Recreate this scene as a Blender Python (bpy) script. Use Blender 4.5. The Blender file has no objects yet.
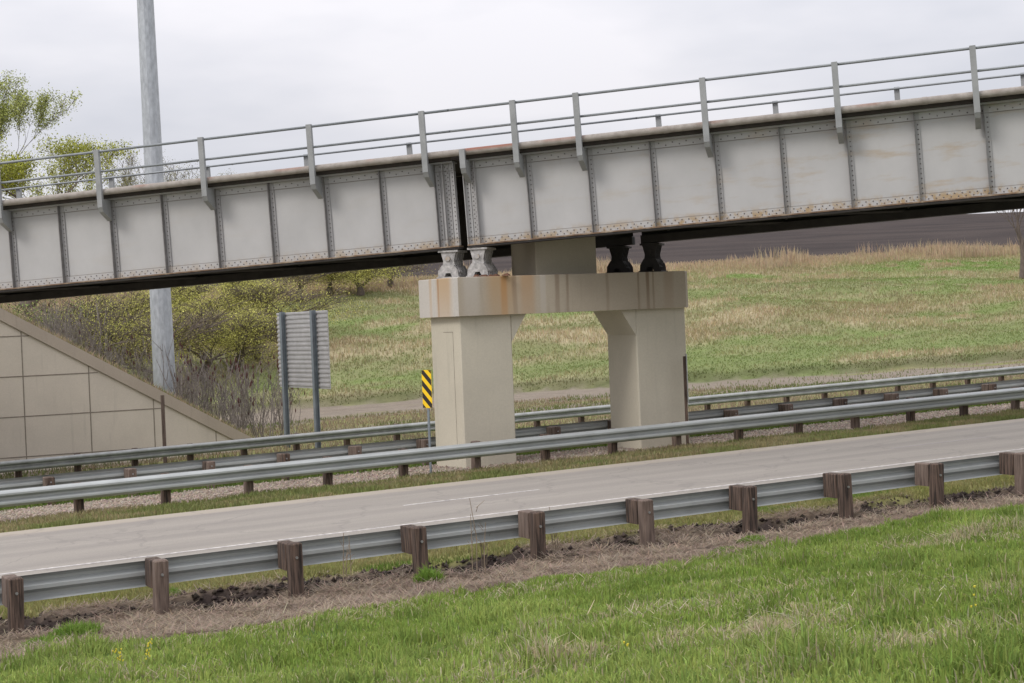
import bpy, math, random
import numpy as np
random.seed(5); RNG = np.random.default_rng(5)
C = bpy.context.scene.collection

# ------------------------------------------------------------------ camera and site frame
F, PITCH, ROLL, TH, H, GR = 1650.0, -.015, .0401, .4532, 3.937, .0224
CX, CY = 512.0, 341.5
fw = np.array([0, math.cos(PITCH), math.sin(PITCH)])
_rt = np.array([1., 0, 0]); _up = np.array([0, -math.sin(PITCH), math.cos(PITCH)])
RT = math.cos(ROLL)*_rt - math.sin(ROLL)*_up
UP = math.cos(ROLL)*_up + math.sin(ROLL)*_rt
CAM = np.array([0, 0, H])
U = np.array([math.cos(TH), math.sin(TH), 0]); N = np.array([-math.sin(TH), math.cos(TH), 0])

def tp(t, P, z):          # road frame: t along the road, P across it, z above the graded plane
    return U*t + N*P + np.array([0, 0, z + GR*t])
def onP(x, y, P):         # where the sight line through a pixel meets the vertical plane P
    d = fw*F + RT*(x-CX) - UP*(y-CY); return CAM + d*(P/(d @ N))
def to_tp(X): X = np.asarray(X); return X @ U, X @ N

V = np.array([.96297, -.26652, .04062]); V /= np.linalg.norm(V)     # bridge: along, across, up
W = np.array([-V[1], V[0], 0]); W /= np.linalg.norm(W)
HH = np.cross(V, W) * (1 if np.cross(V, W)[2] > 0 else -1)
O = np.array([-1.0945, 41.9006, 5.7779])
def br(s, w, h): return O + V*s + W*w + HH*h

# ------------------------------------------------------------------ noise and terrain
def _hash(ix, iy, seed):
    n = (ix*374761393 + iy*668265263 + seed*144665) & 0x7fffffff
    n = ((n ^ (n >> 13))*1274126177) & 0x7fffffff
    return ((n ^ (n >> 16)) & 0xffff)/65535.0
def vnoise(x, y, seed=0):
    x = np.asarray(x, float); y = np.asarray(y, float)
    ix = np.floor(x).astype(np.int64); iy = np.floor(y).astype(np.int64)
    fx = x-ix; fy = y-iy; fx = fx*fx*(3-2*fx); fy = fy*fy*(3-2*fy)
    a = _hash(ix, iy, seed); b = _hash(ix+1, iy, seed); c = _hash(ix, iy+1, seed); d = _hash(ix+1, iy+1, seed)
    return (a*(1-fx)+b*fx)*(1-fy) + (c*(1-fx)+d*fx)*fy
def fbm(x, y, seed=0, o=4):
    s = 0; a = .5; t = 0
    for k in range(o):
        s = s + a*vnoise(x*2**k, y*2**k, seed+k*17); t += a; a *= .55
    return s/t
def sst(a, b, x): x = np.clip((x-a)/(b-a), 0, 1); return x*x*(3-2*x)

R0, R1 = 25.0, 33.85          # near carriageway
Q0, Q1 = 42.3, 52.0           # far carriageway
PK = [-30, 0, 6, 12, 19, 21, 22.2, 24.9, R0, R1, 34.2, 36.3, 39.5, 41.8, Q0, Q1, 54.6, 58, 66]
ZK = [2.6, 2.3, 1.62, .82, .2, .04, 0, .02, .02, -.05, -.08, -.13, -.2, -.4, -.42, -.82, -.95, -1.0, -1.0]
FT = [-60, 20, 30, 40, 54, 65, 80, 140]; FP = [83, 82.5, 81.5, 79, 71.5, 69.5, 68.5, 68]
def wall_line(t): return 4.74 - .603*(t-9.12)
def zrel(t, P):
    t = np.asarray(t, float); P = np.asarray(P, float)
    z = np.interp(P, PK, ZK)
    foot = np.interp(t, FT, FP)
    k = np.clip((P-foot)/(115-foot), 0, 1)
    hill = -1.0 + 6.6*(k*.75 + .25*k*k*(3-2*k)) + .25*sst(0, .02, k)*1.0
    field = 5.85 + (22.3-5.85)*np.clip((P-115)/285., 0, 1)
    field = field - np.clip(P-400, 0, 1e9)*.02
    z = np.where(P > foot, hill, z); z = np.where(P > 115, field, z)
    bump = (fbm(t/9., P/7., 3)-.5)*1.0*sst(0, 8, P-foot)*(1-sst(96, 114, P))
    z = z + bump
    e = np.clip(wall_line(t)-.12, -1.0, 5.1)
    e = np.where(P > 59.2, -1.0 + (e+1.0)*(1-sst(74, 92, P)), -9)
    z = np.maximum(z, e)
    # verge clods by the near guardrail, rough sward on the bank
    rough = sst(19.6, 20.6, P)*(1-sst(23.1, 23.7, P))
    z = z + rough*((fbm(t*1.8, P*2.2, 9)-.5)*.22 - .13*sst(.48, .56, fbm(t*1.1+5, P*1.9, 31))*sst(21.8, 22.2, P))
    z = z + (1-sst(19, 20.5, P))*(fbm(t*.7, P*.7, 21)-.5)*.22*sst(6, 9, P)
    z = np.where(((P > R0-.02) & (P < R1+.02)) | ((P > Q0-.02) & (P < Q1+.02)), z-.04, z)
    return z
def ground(t, P):
    t = np.asarray(t, float); P = np.asarray(P, float); z = zrel(t, P)
    X = U[0]*t + N[0]*P; Y = U[1]*t + N[1]*P
    return np.stack([X, Y, z + GR*t], -1)
def gpt(t, P): return ground(np.array([t]), np.array([P]))[0]

EDT = [-8, 3.3, 4.3, 6, 8.1, 9.8, 11.7, 13.9, 15.7, 18.6, 19.6, 30]
EDP = [19.3, 19.6, 19.9, 19.9, 19.9, 20.5, 20.1, 20.3, 20.5, 21.2, 21.2, 21.4]
def edge(t, P): return np.interp(t, EDT, EDP) - .3 - .55*sst(10, 6, t) + (fbm(t*.9, P*.3, 44)-.5)*1.7

def mixc(a, b, k):
    k = np.asarray(k)[..., None]; return a*(1-k) + b*k
def c3(*v): return np.array(v, float)
GREEN = c3(.115, .165, .035); GREEN2 = c3(.075, .12, .028); STRAW = c3(.34, .27, .17); DIRT = c3(.185, .14, .115)
DARKDIRT = c3(.045, .033, .028); YGR = c3(.23, .22, .085); GRAV = c3(.42, .35, .28); MUD = c3(.19, .155, .12)
OLIVE = c3(.16, .16, .06); TAN = c3(.36, .28, .17); RUSS = c3(.26, .175, .11); FIELD = c3(.029, .021, .019)
def hillcol(t, P):
    t = t+(fbm(t/4., P/1.5, 55)-.5)*5
    foot = np.interp(t, FT, FP); k = (P-foot)/(115-foot)
    a = fbm(t/14., P/5., 51, 5); b = fbm(t/6., P/2.2, 61, 5); c = fbm(t/20., P/8., 71, 4)
    d_ = fbm(t/2.2, P/1.1, 57, 4); col = mixc(mixc(c3(.165, .185, .075), c3(.215, .205, .10), b), c3(.15, .195, .06), sst(.45, .62, a)*.8)
    col = mixc(col, c3(.29, .245, .15), sst(.5, .68, d_)*.55)
    col = mixc(col, c3(.36, .30, .19), sst(.50, .66, b)*.8)
    col = mixc(col, c3(.27, .21, .125), sst(.52, .66, c)*.5)
    lo = sst(.34, .12, k)*sst(.25, .5, vnoise(t/10., P/6., 5)); col = mixc(col, c3(.145, .19, .06), lo*.7)
    top = sst(.74, .9, k+(a-.5)*.45); col = mixc(col, c3(.35, .27, .18), top*.85)
    gp = np.exp(-((t-92)/9.)**2-((P-105)/5.)**2)+np.exp(-((t-72)/8.)**2-((P-107)/3.)**2)*.8
    col = mixc(col, c3(.12, .19, .04), np.clip(gp*1.2, 0, .85)*sst(.35, .55, fbm(t/3., P/1.5, 77)))
    col = mixc(col, c3(.07, .075, .03), sst(.045, .0, np.abs(k-.012))*.7)  # shadow line of the eroded lip at the hill foot, painted dark
    return col
def groundcol(t, P):
    j = (fbm(t*.8, P*.8, 81)-.5)
    e = edge(t, P)
    n1 = fbm(t*2.5, P*2.5, 83); n2 = fbm(t*.6, P*1.0, 85)
    col = np.broadcast_to(GREEN2, t.shape+(3,)).copy()
    col = mixc(col, mixc(DIRT, STRAW*.8, n1*.6), sst(-.1, .15, P-e))
    col = mixc(col, DARKDIRT, sst(.42, .5, fbm(t*1.1+5, P*1.9, 31))*sst(21.6, 22.1, P)*(P < 23.5))
    col = mixc(col, YGR, sst(23.2, 23.5, P+j*.7))
    v = mixc(mixc(c3(.14, .19, .05), OLIVE*1.2, n2), STRAW, sst(.55, .7, n1)*.5)
    col = mixc(col, v, (P > R1-.3).astype(float))
    g = mixc(GRAV, c3(.27, .22, .18), n1); 
    col = mixc(col, g, sst(36.0, 36.4, P+j*1.1))
    col = mixc(col, c3(.14, .185, .055), sst(39.3, 39.6, P+j*.9))
    col = mixc(col, mixc(MUD, OLIVE*1.15, sst(.42, .6, fbm(t/7., P/2.5, 91))), sst(54.2, 54.8, P+j))
    col = mixc(col, mixc(MUD*1.05, c3(.23, .195, .155), n1), sst(-11, -8, P+j*5-np.interp(t, FT, FP))*sst(.7, .55, fbm(t/7., P/2.5, 95)))
    foot = np.interp(t, FT, FP)
    col = mixc(col, hillcol(t, P), sst(-1.2, .2, P-foot+j*3))
    emb = (P > 59.1) & (wall_line(t) > -.8) & (P < 78)
    col = mixc(col, mixc(c3(.34, .27, .18), c3(.17, .19, .07), sst(.9, 2.4, P-59.2+j*2)), emb.astype(float))
    rows = .5+.5*np.sin(P*2.2+j*3)
    col = mixc(col, mixc(FIELD, c3(.055, .041, .035), sst(.3, .7, fbm(t/12., P/2., 97, 5))*.8+rows*.2), sst(113.5, 116.5, P+j*6))
    return col

# ------------------------------------------------------------------ object helpers
def props(o, label=None, cat=None, group=None, kind=None):
    if label: o['label'] = label
    if cat: o['category'] = cat
    if group: o['group'] = group
    if kind: o['kind'] = kind
    return o
def thing(name, loc, label, cat, group=None):
    o = bpy.data.objects.new(name, None); C.objects.link(o)
    o.location = tuple(float(a) for a in loc); o.empty_display_size = .2
    o['_b'] = [float(a) for a in loc]
    return props(o, label, cat, group)
def root_of(o):
    while o.parent: o = o.parent
    return o
class MB:
    def __init__(s): s.v = []; s.f = []
    def add(s, vs, fs):
        b = len(s.v); s.v += [tuple(float(c) for c in v) for v in vs]; s.f += [tuple(i+b for i in f) for f in fs]; return s
    def hexa(s, p):       # 8 points: bottom 4, top 4
        return s.add(p, [(0, 3, 2, 1), (4, 5, 6, 7), (0, 1, 5, 4), (1, 2, 6, 5), (2, 3, 7, 6), (3, 0, 4, 7)])
    def box(s, fr, a, b):  # frame function and two opposite corners
        (x0, y0, z0), (x1, y1, z1) = a, b
        return s.hexa([fr(x0, y0, z0), fr(x1, y0, z0), fr(x1, y1, z0), fr(x0, y1, z0), fr(x0, y0, z1), fr(x1, y0, z1), fr(x1, y1, z1), fr(x0, y1, z1)])
    def bevbox(s, fr, a, b, c=.015):   # box with chamfered vertical edges and top
        (x0, y0, z0), (x1, y1, z1) = a, b
        def ring(z, k):
            X0, Y0, X1, Y1 = x0+k, y0+k, x1-k, y1-k
            return [fr(X0+c, Y0, z), fr(X1-c, Y0, z), fr(X1, Y0+c, z), fr(X1, Y1-c, z), fr(X1-c, Y1, z), fr(X0+c, Y1, z), fr(X0, Y1-c, z), fr(X0, Y0+c, z)]
        return s.rings([ring(z0, 0), ring(z1-c, 0), ring(z1, c)])
    def rings(s, rs, caps=True):
        n = len(rs[0]); vs = [p for r in rs for p in r]; fs = []
        for k in range(len(rs)-1):
            for i in range(n):
                j = (i+1) % n; fs.append((k*n+i, k*n+j, (k+1)*n+j, (k+1)*n+i))
        if caps: fs.append(tuple(range(n-1, -1, -1))); fs.append(tuple((len(rs)-1)*n+i for i in range(n)))
        return s.add(vs, fs)
    def tube(s, pts, rad, n=8, caps=True):
        pts = [np.asarray(p, float) for p in pts]; rs = []
        if not hasattr(rad, '__len__'): rad = [rad]*len(pts)
        for k, p in enumerate(pts):
            d = pts[min(k+1, len(pts)-1)] - pts[max(k-1, 0)]; d = d/(np.linalg.norm(d)+1e-9)
            a = np.cross(d, [0, 0, 1.]) if abs(d[2]) < .95 else np.cross(d, [1., 0, 0]); a /= np.linalg.norm(a); b = np.cross(d, a)
            rs.append([p + (a*math.cos(q)+b*math.sin(q))*rad[k] for q in [2*math.pi*i/n for i in range(n)]])
        return s.rings(rs, caps)
    def prism(s, fr, poly, y0, y1):    # poly in (x,z), extruded in y
        n = len(poly); a = [fr(x, y0, z) for x, z in poly]; b = [fr(x, y1, z) for x, z in poly]
        return s.rings([a, b])
    def build(s, name, m, parent=None, smooth=False):
        me = bpy.data.meshes.new(name); base = np.zeros(3)
        if parent is not None: base = np.array(list(root_of(parent)['_b']))
        me.from_pydata([tuple(np.array(v)-base) for v in s.v], [], s.f)
        me.materials.append(m)
        if smooth: me.polygons.foreach_set('use_smooth', [True]*len(me.polygons))
        import bmesh
        bm = bmesh.new(); bm.from_mesh(me); bmesh.ops.recalc_face_normals(bm, faces=bm.faces); bm.to_mesh(me); bm.free()
        o = bpy.data.objects.new(name, me); C.objects.link(o)
        if parent is not None: o.parent = parent
        return o
def raw_mesh(name, verts, nper, faces, m, cols=None, parent=None, smooth=False):
    """verts (K, nper, 3); faces pattern per item"""
    K = verts.shape[0]; me = bpy.data.meshes.new(name)
    vv = verts.reshape(-1, 3).astype(np.float32)
    me.vertices.add(len(vv)); me.vertices.foreach_set('co', vv.ravel())
    idx = np.concatenate([np.array(f) for f in faces]); lens = np.array([len(f) for f in faces])
    li = (np.arange(K)[:, None]*nper + idx[None]).ravel()
    ln = np.tile(lens, K); st = np.concatenate([[0], np.cumsum(ln)[:-1]])
    me.loops.add(len(li)); me.loops.foreach_set('vertex_index', li.astype(np.int32))
    me.polygons.add(len(ln)); me.polygons.foreach_set('loop_start', st.astype(np.int32))
    me.update(calc_edges=True)
    if cols is not None:
        a = me.color_attributes.new('Col', 'FLOAT_COLOR', 'POINT')
        cc = np.ones((len(vv), 4), np.float32); cc[:, :3] = np.repeat(cols, nper, axis=0); a.data.foreach_set('color', cc.ravel())
    me.materials.append(m); me.validate()
    if smooth: me.polygons.foreach_set('use_smooth', [True]*len(me.polygons))
    o = bpy.data.objects.new(name, me); C.objects.link(o)
    if parent is not None: o.parent = parent
    return o
def copy_tree(o, parent=None):
    c = o.copy(); C.objects.link(c)
    if parent is not None: c.parent = parent
    for ch in list(o.children): copy_tree(ch, c)
    return c

# ------------------------------------------------------------------ materials
def new_mat(name):
    m = bpy.data.materials.new(name); m.use_nodes = True
    nt = m.node_tree; b = nt.nodes['Principled BSDF']; return m, nt, b
def noise_col(nt, vec, scale, cols, detail=5, rough=.6):
    n = nt.nodes.new('ShaderNodeTexNoise'); n.inputs['Scale'].default_value = scale; n.inputs['Detail'].default_value = detail; n.inputs['Roughness'].default_value = rough
    if vec: nt.links.new(vec, n.inputs['Vector'])
    r = nt.nodes.new('ShaderNodeValToRGB'); nt.links.new(n.outputs['Fac'], r.inputs['Fac'])
    e = r.color_ramp.elements
    while len(e) < len(cols): e.new(.5)
    for el, (p, c) in zip(e, cols): el.position = p; el.color = (*c, 1) if len(c) == 3 else c
    return r.outputs['Color'], n.outputs['Fac']
def mapping(nt, scale, src='Position'):
    if src == 'Position': g = nt.nodes.new('ShaderNodeNewGeometry').outputs['Position']
    else: g = nt.nodes.new('ShaderNodeTexCoord').outputs[src]
    mp = nt.nodes.new('ShaderNodeMapping'); mp.inputs['Scale'].default_value = scale; nt.links.new(g, mp.inputs['Vector']); return mp.outputs['Vector']
def mixn(nt, a, b, fac, mode='MIX'):
    m = nt.nodes.new('ShaderNodeMix'); m.data_type = 'RGBA'; m.blend_type = mode
    for s, v in ((m.inputs[6], a), (m.inputs[7], b), (m.inputs[0], fac)):
        if isinstance(v, (int, float)): s.default_value = v
        elif isinstance(v, tuple): s.default_value = (*v, 1)
        else: nt.links.new(v, s)
    return m.outputs[2]
def bump(nt, b, h, strength, dist):
    n = nt.nodes.new('ShaderNodeBump'); n.inputs['Strength'].default_value = strength; n.inputs['Distance'].default_value = dist
    nt.links.new(h, n.inputs['Height']); nt.links.new(n.outputs['Normal'], b.inputs['Normal'])
def simple(name, c, var=.25, scale=3, rough=.7, metal=0, st=(1, 1, 1), bmp=0, c2=None, pos=(.3, .7)):
    m, nt, b = new_mat(name); v = mapping(nt, st)
    lo = tuple(x*(1-var) for x in c) if c2 is None else c2
    col, f = noise_col(nt, v, scale, [(pos[0], lo), (pos[1], tuple(min(1, x*(1+var*.4)) for x in c))])
    nt.links.new(col, b.inputs['Base Color']); b.inputs['Roughness'].default_value = rough; b.inputs['Metallic'].default_value = metal
    if bmp: bump(nt, b, f, 1, bmp)
    return m
def frame_dot(nt, vec, off=0.0):     # world position projected on a direction
    g = nt.nodes.new('ShaderNodeNewGeometry').outputs['Position']
    d = nt.nodes.new('ShaderNodeVectorMath'); d.operation = 'DOT_PRODUCT'; nt.links.new(g, d.inputs[0]); d.inputs[1].default_value = tuple(vec)
    a = nt.nodes.new('ShaderNodeMath'); a.operation = 'SUBTRACT'; nt.links.new(d.outputs['Value'], a.inputs[0]); a.inputs[1].default_value = off
    return a.outputs[0]
def maprange(nt, v, a, b, c=0., d=1.):
    m = nt.nodes.new('ShaderNodeMapRange'); nt.links.new(v, m.inputs[0]); m.interpolation_type = 'SMOOTHSTEP'
    for i, x in zip((1, 2, 3, 4), (a, b, c, d)): m.inputs[i].default_value = x
    return m.outputs[0]
def mathn(nt, op, a, b):
    m = nt.nodes.new('ShaderNodeMath'); m.operation = op
    for i, v in enumerate((a, b)):
        if isinstance(v, (int, float)): m.inputs[i].default_value = v
        else: nt.links.new(v, m.inputs[i])
    return m.outputs[0]

def attr_mat(name, scale=6, amp=.35, translucent=0.0, rough=.9, bmp=0.):
    m, nt, b = new_mat(name)
    a = nt.nodes.new('ShaderNodeAttribute'); a.attribute_name = 'Col'
    v = mapping(nt, (1, 1, 1))
    g, f = noise_col(nt, v, scale, [(.25, (1-amp,)*3), (.75, (1+amp,)*3)], 8, .75)
    g2, f2 = noise_col(nt, v, scale*.17, [(.3, (1-amp*.4,)*3), (.7, (1+amp*.4,)*3)], 4, .6)
    c = mixn(nt, a.outputs['Color'], g, 1.0, 'MULTIPLY'); c = mixn(nt, c, g2, 1.0, 'MULTIPLY')
    nt.links.new(c, b.inputs['Base Color']); b.inputs['Roughness'].default_value = rough
    b.inputs['Specular IOR Level'].default_value = .15
    if bmp: bump(nt, b, f, 1, bmp)
    if translucent:
        t = nt.nodes.new('ShaderNodeBsdfTranslucent'); nt.links.new(c, t.inputs['Color'])
        mx = nt.nodes.new('ShaderNodeMixShader'); mx.inputs[0].default_value = translucent
        nt.links.new(b.outputs[0], mx.inputs[1]); nt.links.new(t.outputs[0], mx.inputs[2]); nt.links.new(mx.outputs[0], nt.nodes['Material Output'].inputs[0])
    return m
M = {}
M['ground'] = attr_mat('ground', 7, .3, 0, .95, .03)
M['blade'] = attr_mat('blade', 2, .12, .35)
M['leaf'] = attr_mat('leaf', 2, .1, .4)

def road_mat(name, base, dark):
    m, nt, b = new_mat(name)
    t = frame_dot(nt, U); P = frame_dot(nt, N)
    cv = nt.nodes.new('ShaderNodeCombineXYZ'); nt.links.new(mathn(nt, 'MULTIPLY', t, .12), cv.inputs[0]); nt.links.new(P, cv.inputs[1])
    c1, f1 = noise_col(nt, cv.outputs[0], 1.6, [(.3, dark), (.7, base)], 6, .6)
    v = mapping(nt, (1, 1, 1)); c2, f2 = noise_col(nt, v, 30, [(.3, (.82,)*3), (.7, (1.12,)*3)], 6, .8)
    c = mixn(nt, c1, c2, 1., 'MULTIPLY')
    # pale dusty far shoulder and warm edge
    j = noise_col(nt, v, 1.3, [(.3, (0,)*3), (.7, (1,)*3)])[1]
    e = maprange(nt, mathn(nt, 'ADD', P, mathn(nt, 'MULTIPLY', j, .5)), 33.25, 33.6)
    c = mixn(nt, c, (.36, .31, .25), mathn(nt, 'MULTIPLY', e, .8))
    for pc_ in (28.45, 30.05, 31.3, 32.8):
        dd = mathn(nt, 'ABSOLUTE', mathn(nt, 'SUBTRACT', mathn(nt, 'ADD', P, mathn(nt, 'MULTIPLY', f1, .3)), pc_+.15), 0)
        c = mixn(nt, c, (.17, .15, .14), mathn(nt, 'MULTIPLY', maprange(nt, dd, .1, .5, 1., 0.), .28))
    # cracks
    vo = nt.nodes.new('ShaderNodeTexVoronoi'); vo.feature = 'DISTANCE_TO_EDGE'; vo.inputs['Scale'].default_value = .35
    wv = nt.nodes.new('ShaderNodeVectorMath'); wv.operation = 'ADD'; nn = nt.nodes.new('ShaderNodeTexNoise'); nn.inputs['Scale'].default_value = 1.5; nt.links.new(v, nn.inputs['Vector'])
    nt.links.new(v, wv.inputs[0]); nt.links.new(nn.outputs['Color'], wv.inputs[1]); nt.links.new(wv.outputs[0], vo.inputs['Vector'])
    ck = maprange(nt, vo.outputs['Distance'], .006, .016, 1, 0)
    c = mixn(nt, c, (.15, .135, .125), mathn(nt, 'MULTIPLY', ck, .3))
    nt.links.new(c, b.inputs['Base Color']); b.inputs['Roughness'].default_value = .9; bump(nt, b, f2, .6, .01)
    return m
M['road'] = road_mat('asphalt', (.31, .28, .242), (.258, .233, .202))
M['paint'] = simple('road_paint', (.5, .47, .44), .5, 9, .8, pos=(.35, .6), c2=(.3, .27, .26))
M['paint_worn'] = simple('road_paint_worn', (.36, .33, .31), .5, 9, .8, pos=(.5, .8), c2=(.285, .255, .245))
M['galv'] = simple('galvanised', (.40, .415, .405), .14, 1.3, .5, .3, st=(1, 1, 1))
M['galv2'] = simple('galvanised_old', (.33, .335, .32), .3, 2.5, .6, .25)
M['wood'] = simple('timber', (.105, .07, .052), .7, 14, .95, st=(2.2, 2.2, .12), bmp=.035, c2=(.025, .017, .013), pos=(.38, .6))
M['wood_pale'] = simple('timber_weathered', (.15, .11, .088), .5, 14, .95, st=(1.6, 1.6, .14), bmp=.02, c2=(.08, .055, .043), pos=(.35, .62))
M['bolt'] = simple('bolt_steel', (.4, .4, .4), .3, 20, .4, .8)
M['mast'] = simple('mast_steel', (.43, .45, .48), .28, 4, .55, .2, st=(2, 2, .8))
M['signpost'] = simple('sign_post_steel', (.22, .25, .275), .2, 4, .5, .3)
M['signback'] = simple('sign_back', (.46, .45, .45), .15, 3, .5, .3)
M['bark'] = simple('bark', (.14, .11, .09), .4, 6, .95, st=(1, 1, .3), bmp=.02)
M['bark2'] = simple('sumac_bark', (.2, .17, .15), .4, 6, .95)
M['sumac'] = simple('sumac_fruit', (.075, .022, .018), .4, 20, .9)
M['yellow'] = simple('marker_yellow', (.9, .58, .01), .08, 5, .4)
M['black'] = simple('marker_black', (.02, .015, .012), .2, 5, .5)
M['rust'] = simple('rusty_steel', (.13, .06, .035), .5, 5, .9)
M['dark_wood'] = simple('bridge_timber', (.05, .04, .034), .4, 4, .9)
M['under'] = simple('sooty_shaded_steel', (.035, .03, .028), .4, 3, .9)  # near-black: dirt plus the shade beneath the deck, put into the colour
M['rivet'] = simple('rivet_heads', (.17, .155, .15), .4, 9, .7)

def steel_paint(name, c, rust_low=True, gain=1.0):
    m, nt, b = new_mat(name)
    v = mapping(nt, (1, 1, .8)); c1, f1 = noise_col(nt, v, .9, [(.3, tuple(x*.87 for x in c)), (.7, c)], 5, .6)
    h = frame_dot(nt, HH, float(O @ HH)); s = frame_dot(nt, V, float(O @ V))
    # weathering: horizontal brown scuffs growing to the right-hand span, rust along the lower angle
    cv = nt.nodes.new('ShaderNodeCombineXYZ'); nt.links.new(mathn(nt, 'MULTIPLY', s, .5), cv.inputs[0]); nt.links.new(mathn(nt, 'MULTIPLY', h, 2.6), cv.inputs[2])
    sc, sf = noise_col(nt, cv.outputs[0], 1.1, [(.3, (0,)*3), (.8, (1,)*3)], 6, .65)
    side = maprange(nt, s, -2., 14., .12, 1.)
    k = mathn(nt, 'MULTIPLY', maprange(nt, sf, .51, .68), side)
    c1 = mixn(nt, c1, (.36, .26, .15), mathn(nt, 'MULTIPLY', k, .55*gain))
    v2 = mapping(nt, (1, 1, 1)); r2 = noise_col(nt, v2, 4.5, [(.3, (0,)*3), (.7, (1,)*3)], 6, .7)[1]
    low = maprange(nt, h, .05, .34, 1., 0.)
    rk = mathn(nt, 'MULTIPLY', mathn(nt, 'MULTIPLY', low, maprange(nt, r2, .42, .62)), maprange(nt, s, -14., 12., .35, 1.3))
    c1 = mixn(nt, c1, (.36, .26, .15), mathn(nt, 'MULTIPLY', rk, .9*gain))
    # thin vertical runs below the top flange
    cv3 = nt.nodes.new('ShaderNodeCombineXYZ'); nt.links.new(mathn(nt, 'MULTIPLY', s, 7.), cv3.inputs[0]); nt.links.new(mathn(nt, 'MULTIPLY', h, .5), cv3.inputs[2])
    f3 = noise_col(nt, cv3.outputs[0], 1., [(.3, (0,)*3), (.7, (1,)*3)], 3, .6)[1]
    c1 = mixn(nt, c1, (.3, .25, .2), mathn(nt, 'MULTIPLY', mathn(nt, 'MULTIPLY', maprange(nt, f3, .62, .8), maprange(nt, h, .3, 2., .1, 1.)), .35*gain))
    for hc_, hw_ in ((.197, .009), (2.14-.207, .009)):      # shadow line along the edge of the angles, painted in
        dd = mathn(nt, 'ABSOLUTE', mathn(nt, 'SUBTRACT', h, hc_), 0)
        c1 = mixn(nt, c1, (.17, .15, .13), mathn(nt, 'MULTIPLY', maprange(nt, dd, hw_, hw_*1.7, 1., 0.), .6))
    nt.links.new(c1, b.inputs['Base Color']); b.inputs['Roughness'].default_value = .55
    return m
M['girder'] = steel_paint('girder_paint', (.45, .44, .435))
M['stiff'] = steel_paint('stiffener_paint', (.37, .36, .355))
M['leg'] = simple('shaded_leg', (.2, .19, .185), .3, 6, .7)  # darker than the stiffeners: shade on the legs put into the colour
M['rail'] = simple('railing_paint', (.235, .25, .26), .2, 4, .5, .1)
M['post'] = simple('railing_post_paint', (.29, .295, .295), .2, 3, .55, .1)
M['bearing'] = simple('bearing_paint', (.43, .41, .395), .5, 10, .6, bmp=.004)
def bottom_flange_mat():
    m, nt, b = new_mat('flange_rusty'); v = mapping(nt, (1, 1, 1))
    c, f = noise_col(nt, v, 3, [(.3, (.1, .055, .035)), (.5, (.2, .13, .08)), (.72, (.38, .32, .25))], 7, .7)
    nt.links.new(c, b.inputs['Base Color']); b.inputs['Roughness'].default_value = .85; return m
M['flange'] = bottom_flange_mat()
def pipe_mat():
    m, nt, b = new_mat('edge_pipe_paint'); s = frame_dot(nt, V, float(O @ V))
    cv = nt.nodes.new('ShaderNodeCombineXYZ'); nt.links.new(s, cv.inputs[0])
    f = noise_col(nt, cv.outputs[0], .55, [(.3, (0,)*3), (.7, (1,)*3)], 3, .5)[1]
    v = mapping(nt, (1, 1, 1)); c, g = noise_col(nt, v, 5, [(.3, (.22, .19, .165)), (.7, (.36, .325, .29))], 6, .6)
    z = nt.nodes.new('ShaderNodeSeparateXYZ'); nt.links.new(nt.nodes.new('ShaderNodeNewGeometry').outputs['Normal'], z.inputs[0])
    up = maprange(nt, z.outputs[2], .0, .7)
    up = maprange(nt, z.outputs[2], -.2, .5)
    seg = mathn(nt, 'MULTIPLY', maprange(nt, s, .2, .45), maprange(nt, s, 1.5, 1.8, 1., 0.))
    rk = mathn(nt, 'MULTIPLY', mathn(nt, 'MAXIMUM', mathn(nt, 'MULTIPLY', maprange(nt, f, .5, .62), .5), seg), up)
    c = mixn(nt, c, (.24, .085, .05), mathn(nt, 'MULTIPLY', rk, .9)); nt.links.new(c, b.inputs['Base Color']); b.inputs['Roughness'].default_value = .7
    return m
M['pipe'] = pipe_mat()

def concrete(name, c, streaks=(), stain=(.30, .15, .06), zr=(3.9, 5.0), axis=U, panels=False):
    m, nt, b = new_mat(name); v = mapping(nt, (1, 1, 1))
    c1, f1 = noise_col(nt, v, .7, [(.3, tuple(x*.88 for x in c)), (.7, c)], 6, .6)
    c2, f2 = noise_col(nt, v, 24, [(.3, (.93,)*3), (.7, (1.05,)*3)], 5, .7); c1 = mixn(nt, c1, c2, 1., 'MULTIPLY')
    vs = mapping(nt, (4, 4, .35)); f3 = noise_col(nt, vs, 1.2, [(.3, (0,)*3), (.7, (1,)*3)], 5, .6)[1]
    c1 = mixn(nt, c1, tuple(x*.62 for x in c), mathn(nt, 'MULTIPLY', maprange(nt, f3, .56, .76), .35))
    if streaks:
        t = frame_dot(nt, axis); z = frame_dot(nt, (0, 0, 1))
        jj = mathn(nt, 'MULTIPLY', mathn(nt, 'SUBTRACT', f3, .5), .12)
        t = mathn(nt, 'ADD', t, jj); tot = None
        fall = maprange(nt, z, zr[0], zr[1], .55, 1.)
        for (tc, w, a, colr) in streaks:
            d = mathn(nt, 'ABSOLUTE', mathn(nt, 'SUBTRACT', t, tc), 0)
            k = mathn(nt, 'MULTIPLY', mathn(nt, 'MULTIPLY', maprange(nt, d, w*.35, w, 1., 0.), fall), a)
            c1 = mixn(nt, c1, colr, k)
    nt.links.new(c1, b.inputs['Base Color']); b.inputs['Roughness'].default_value = .9; bump(nt, b, f2, .5, .004)
    return m
CONC = (.53, .485, .39)
OR = (.40, .22, .09); BR = (.17, .11, .065); PALE = (.47, .43, .38)
M['concrete'] = concrete('pier_concrete', CONC)
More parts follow.
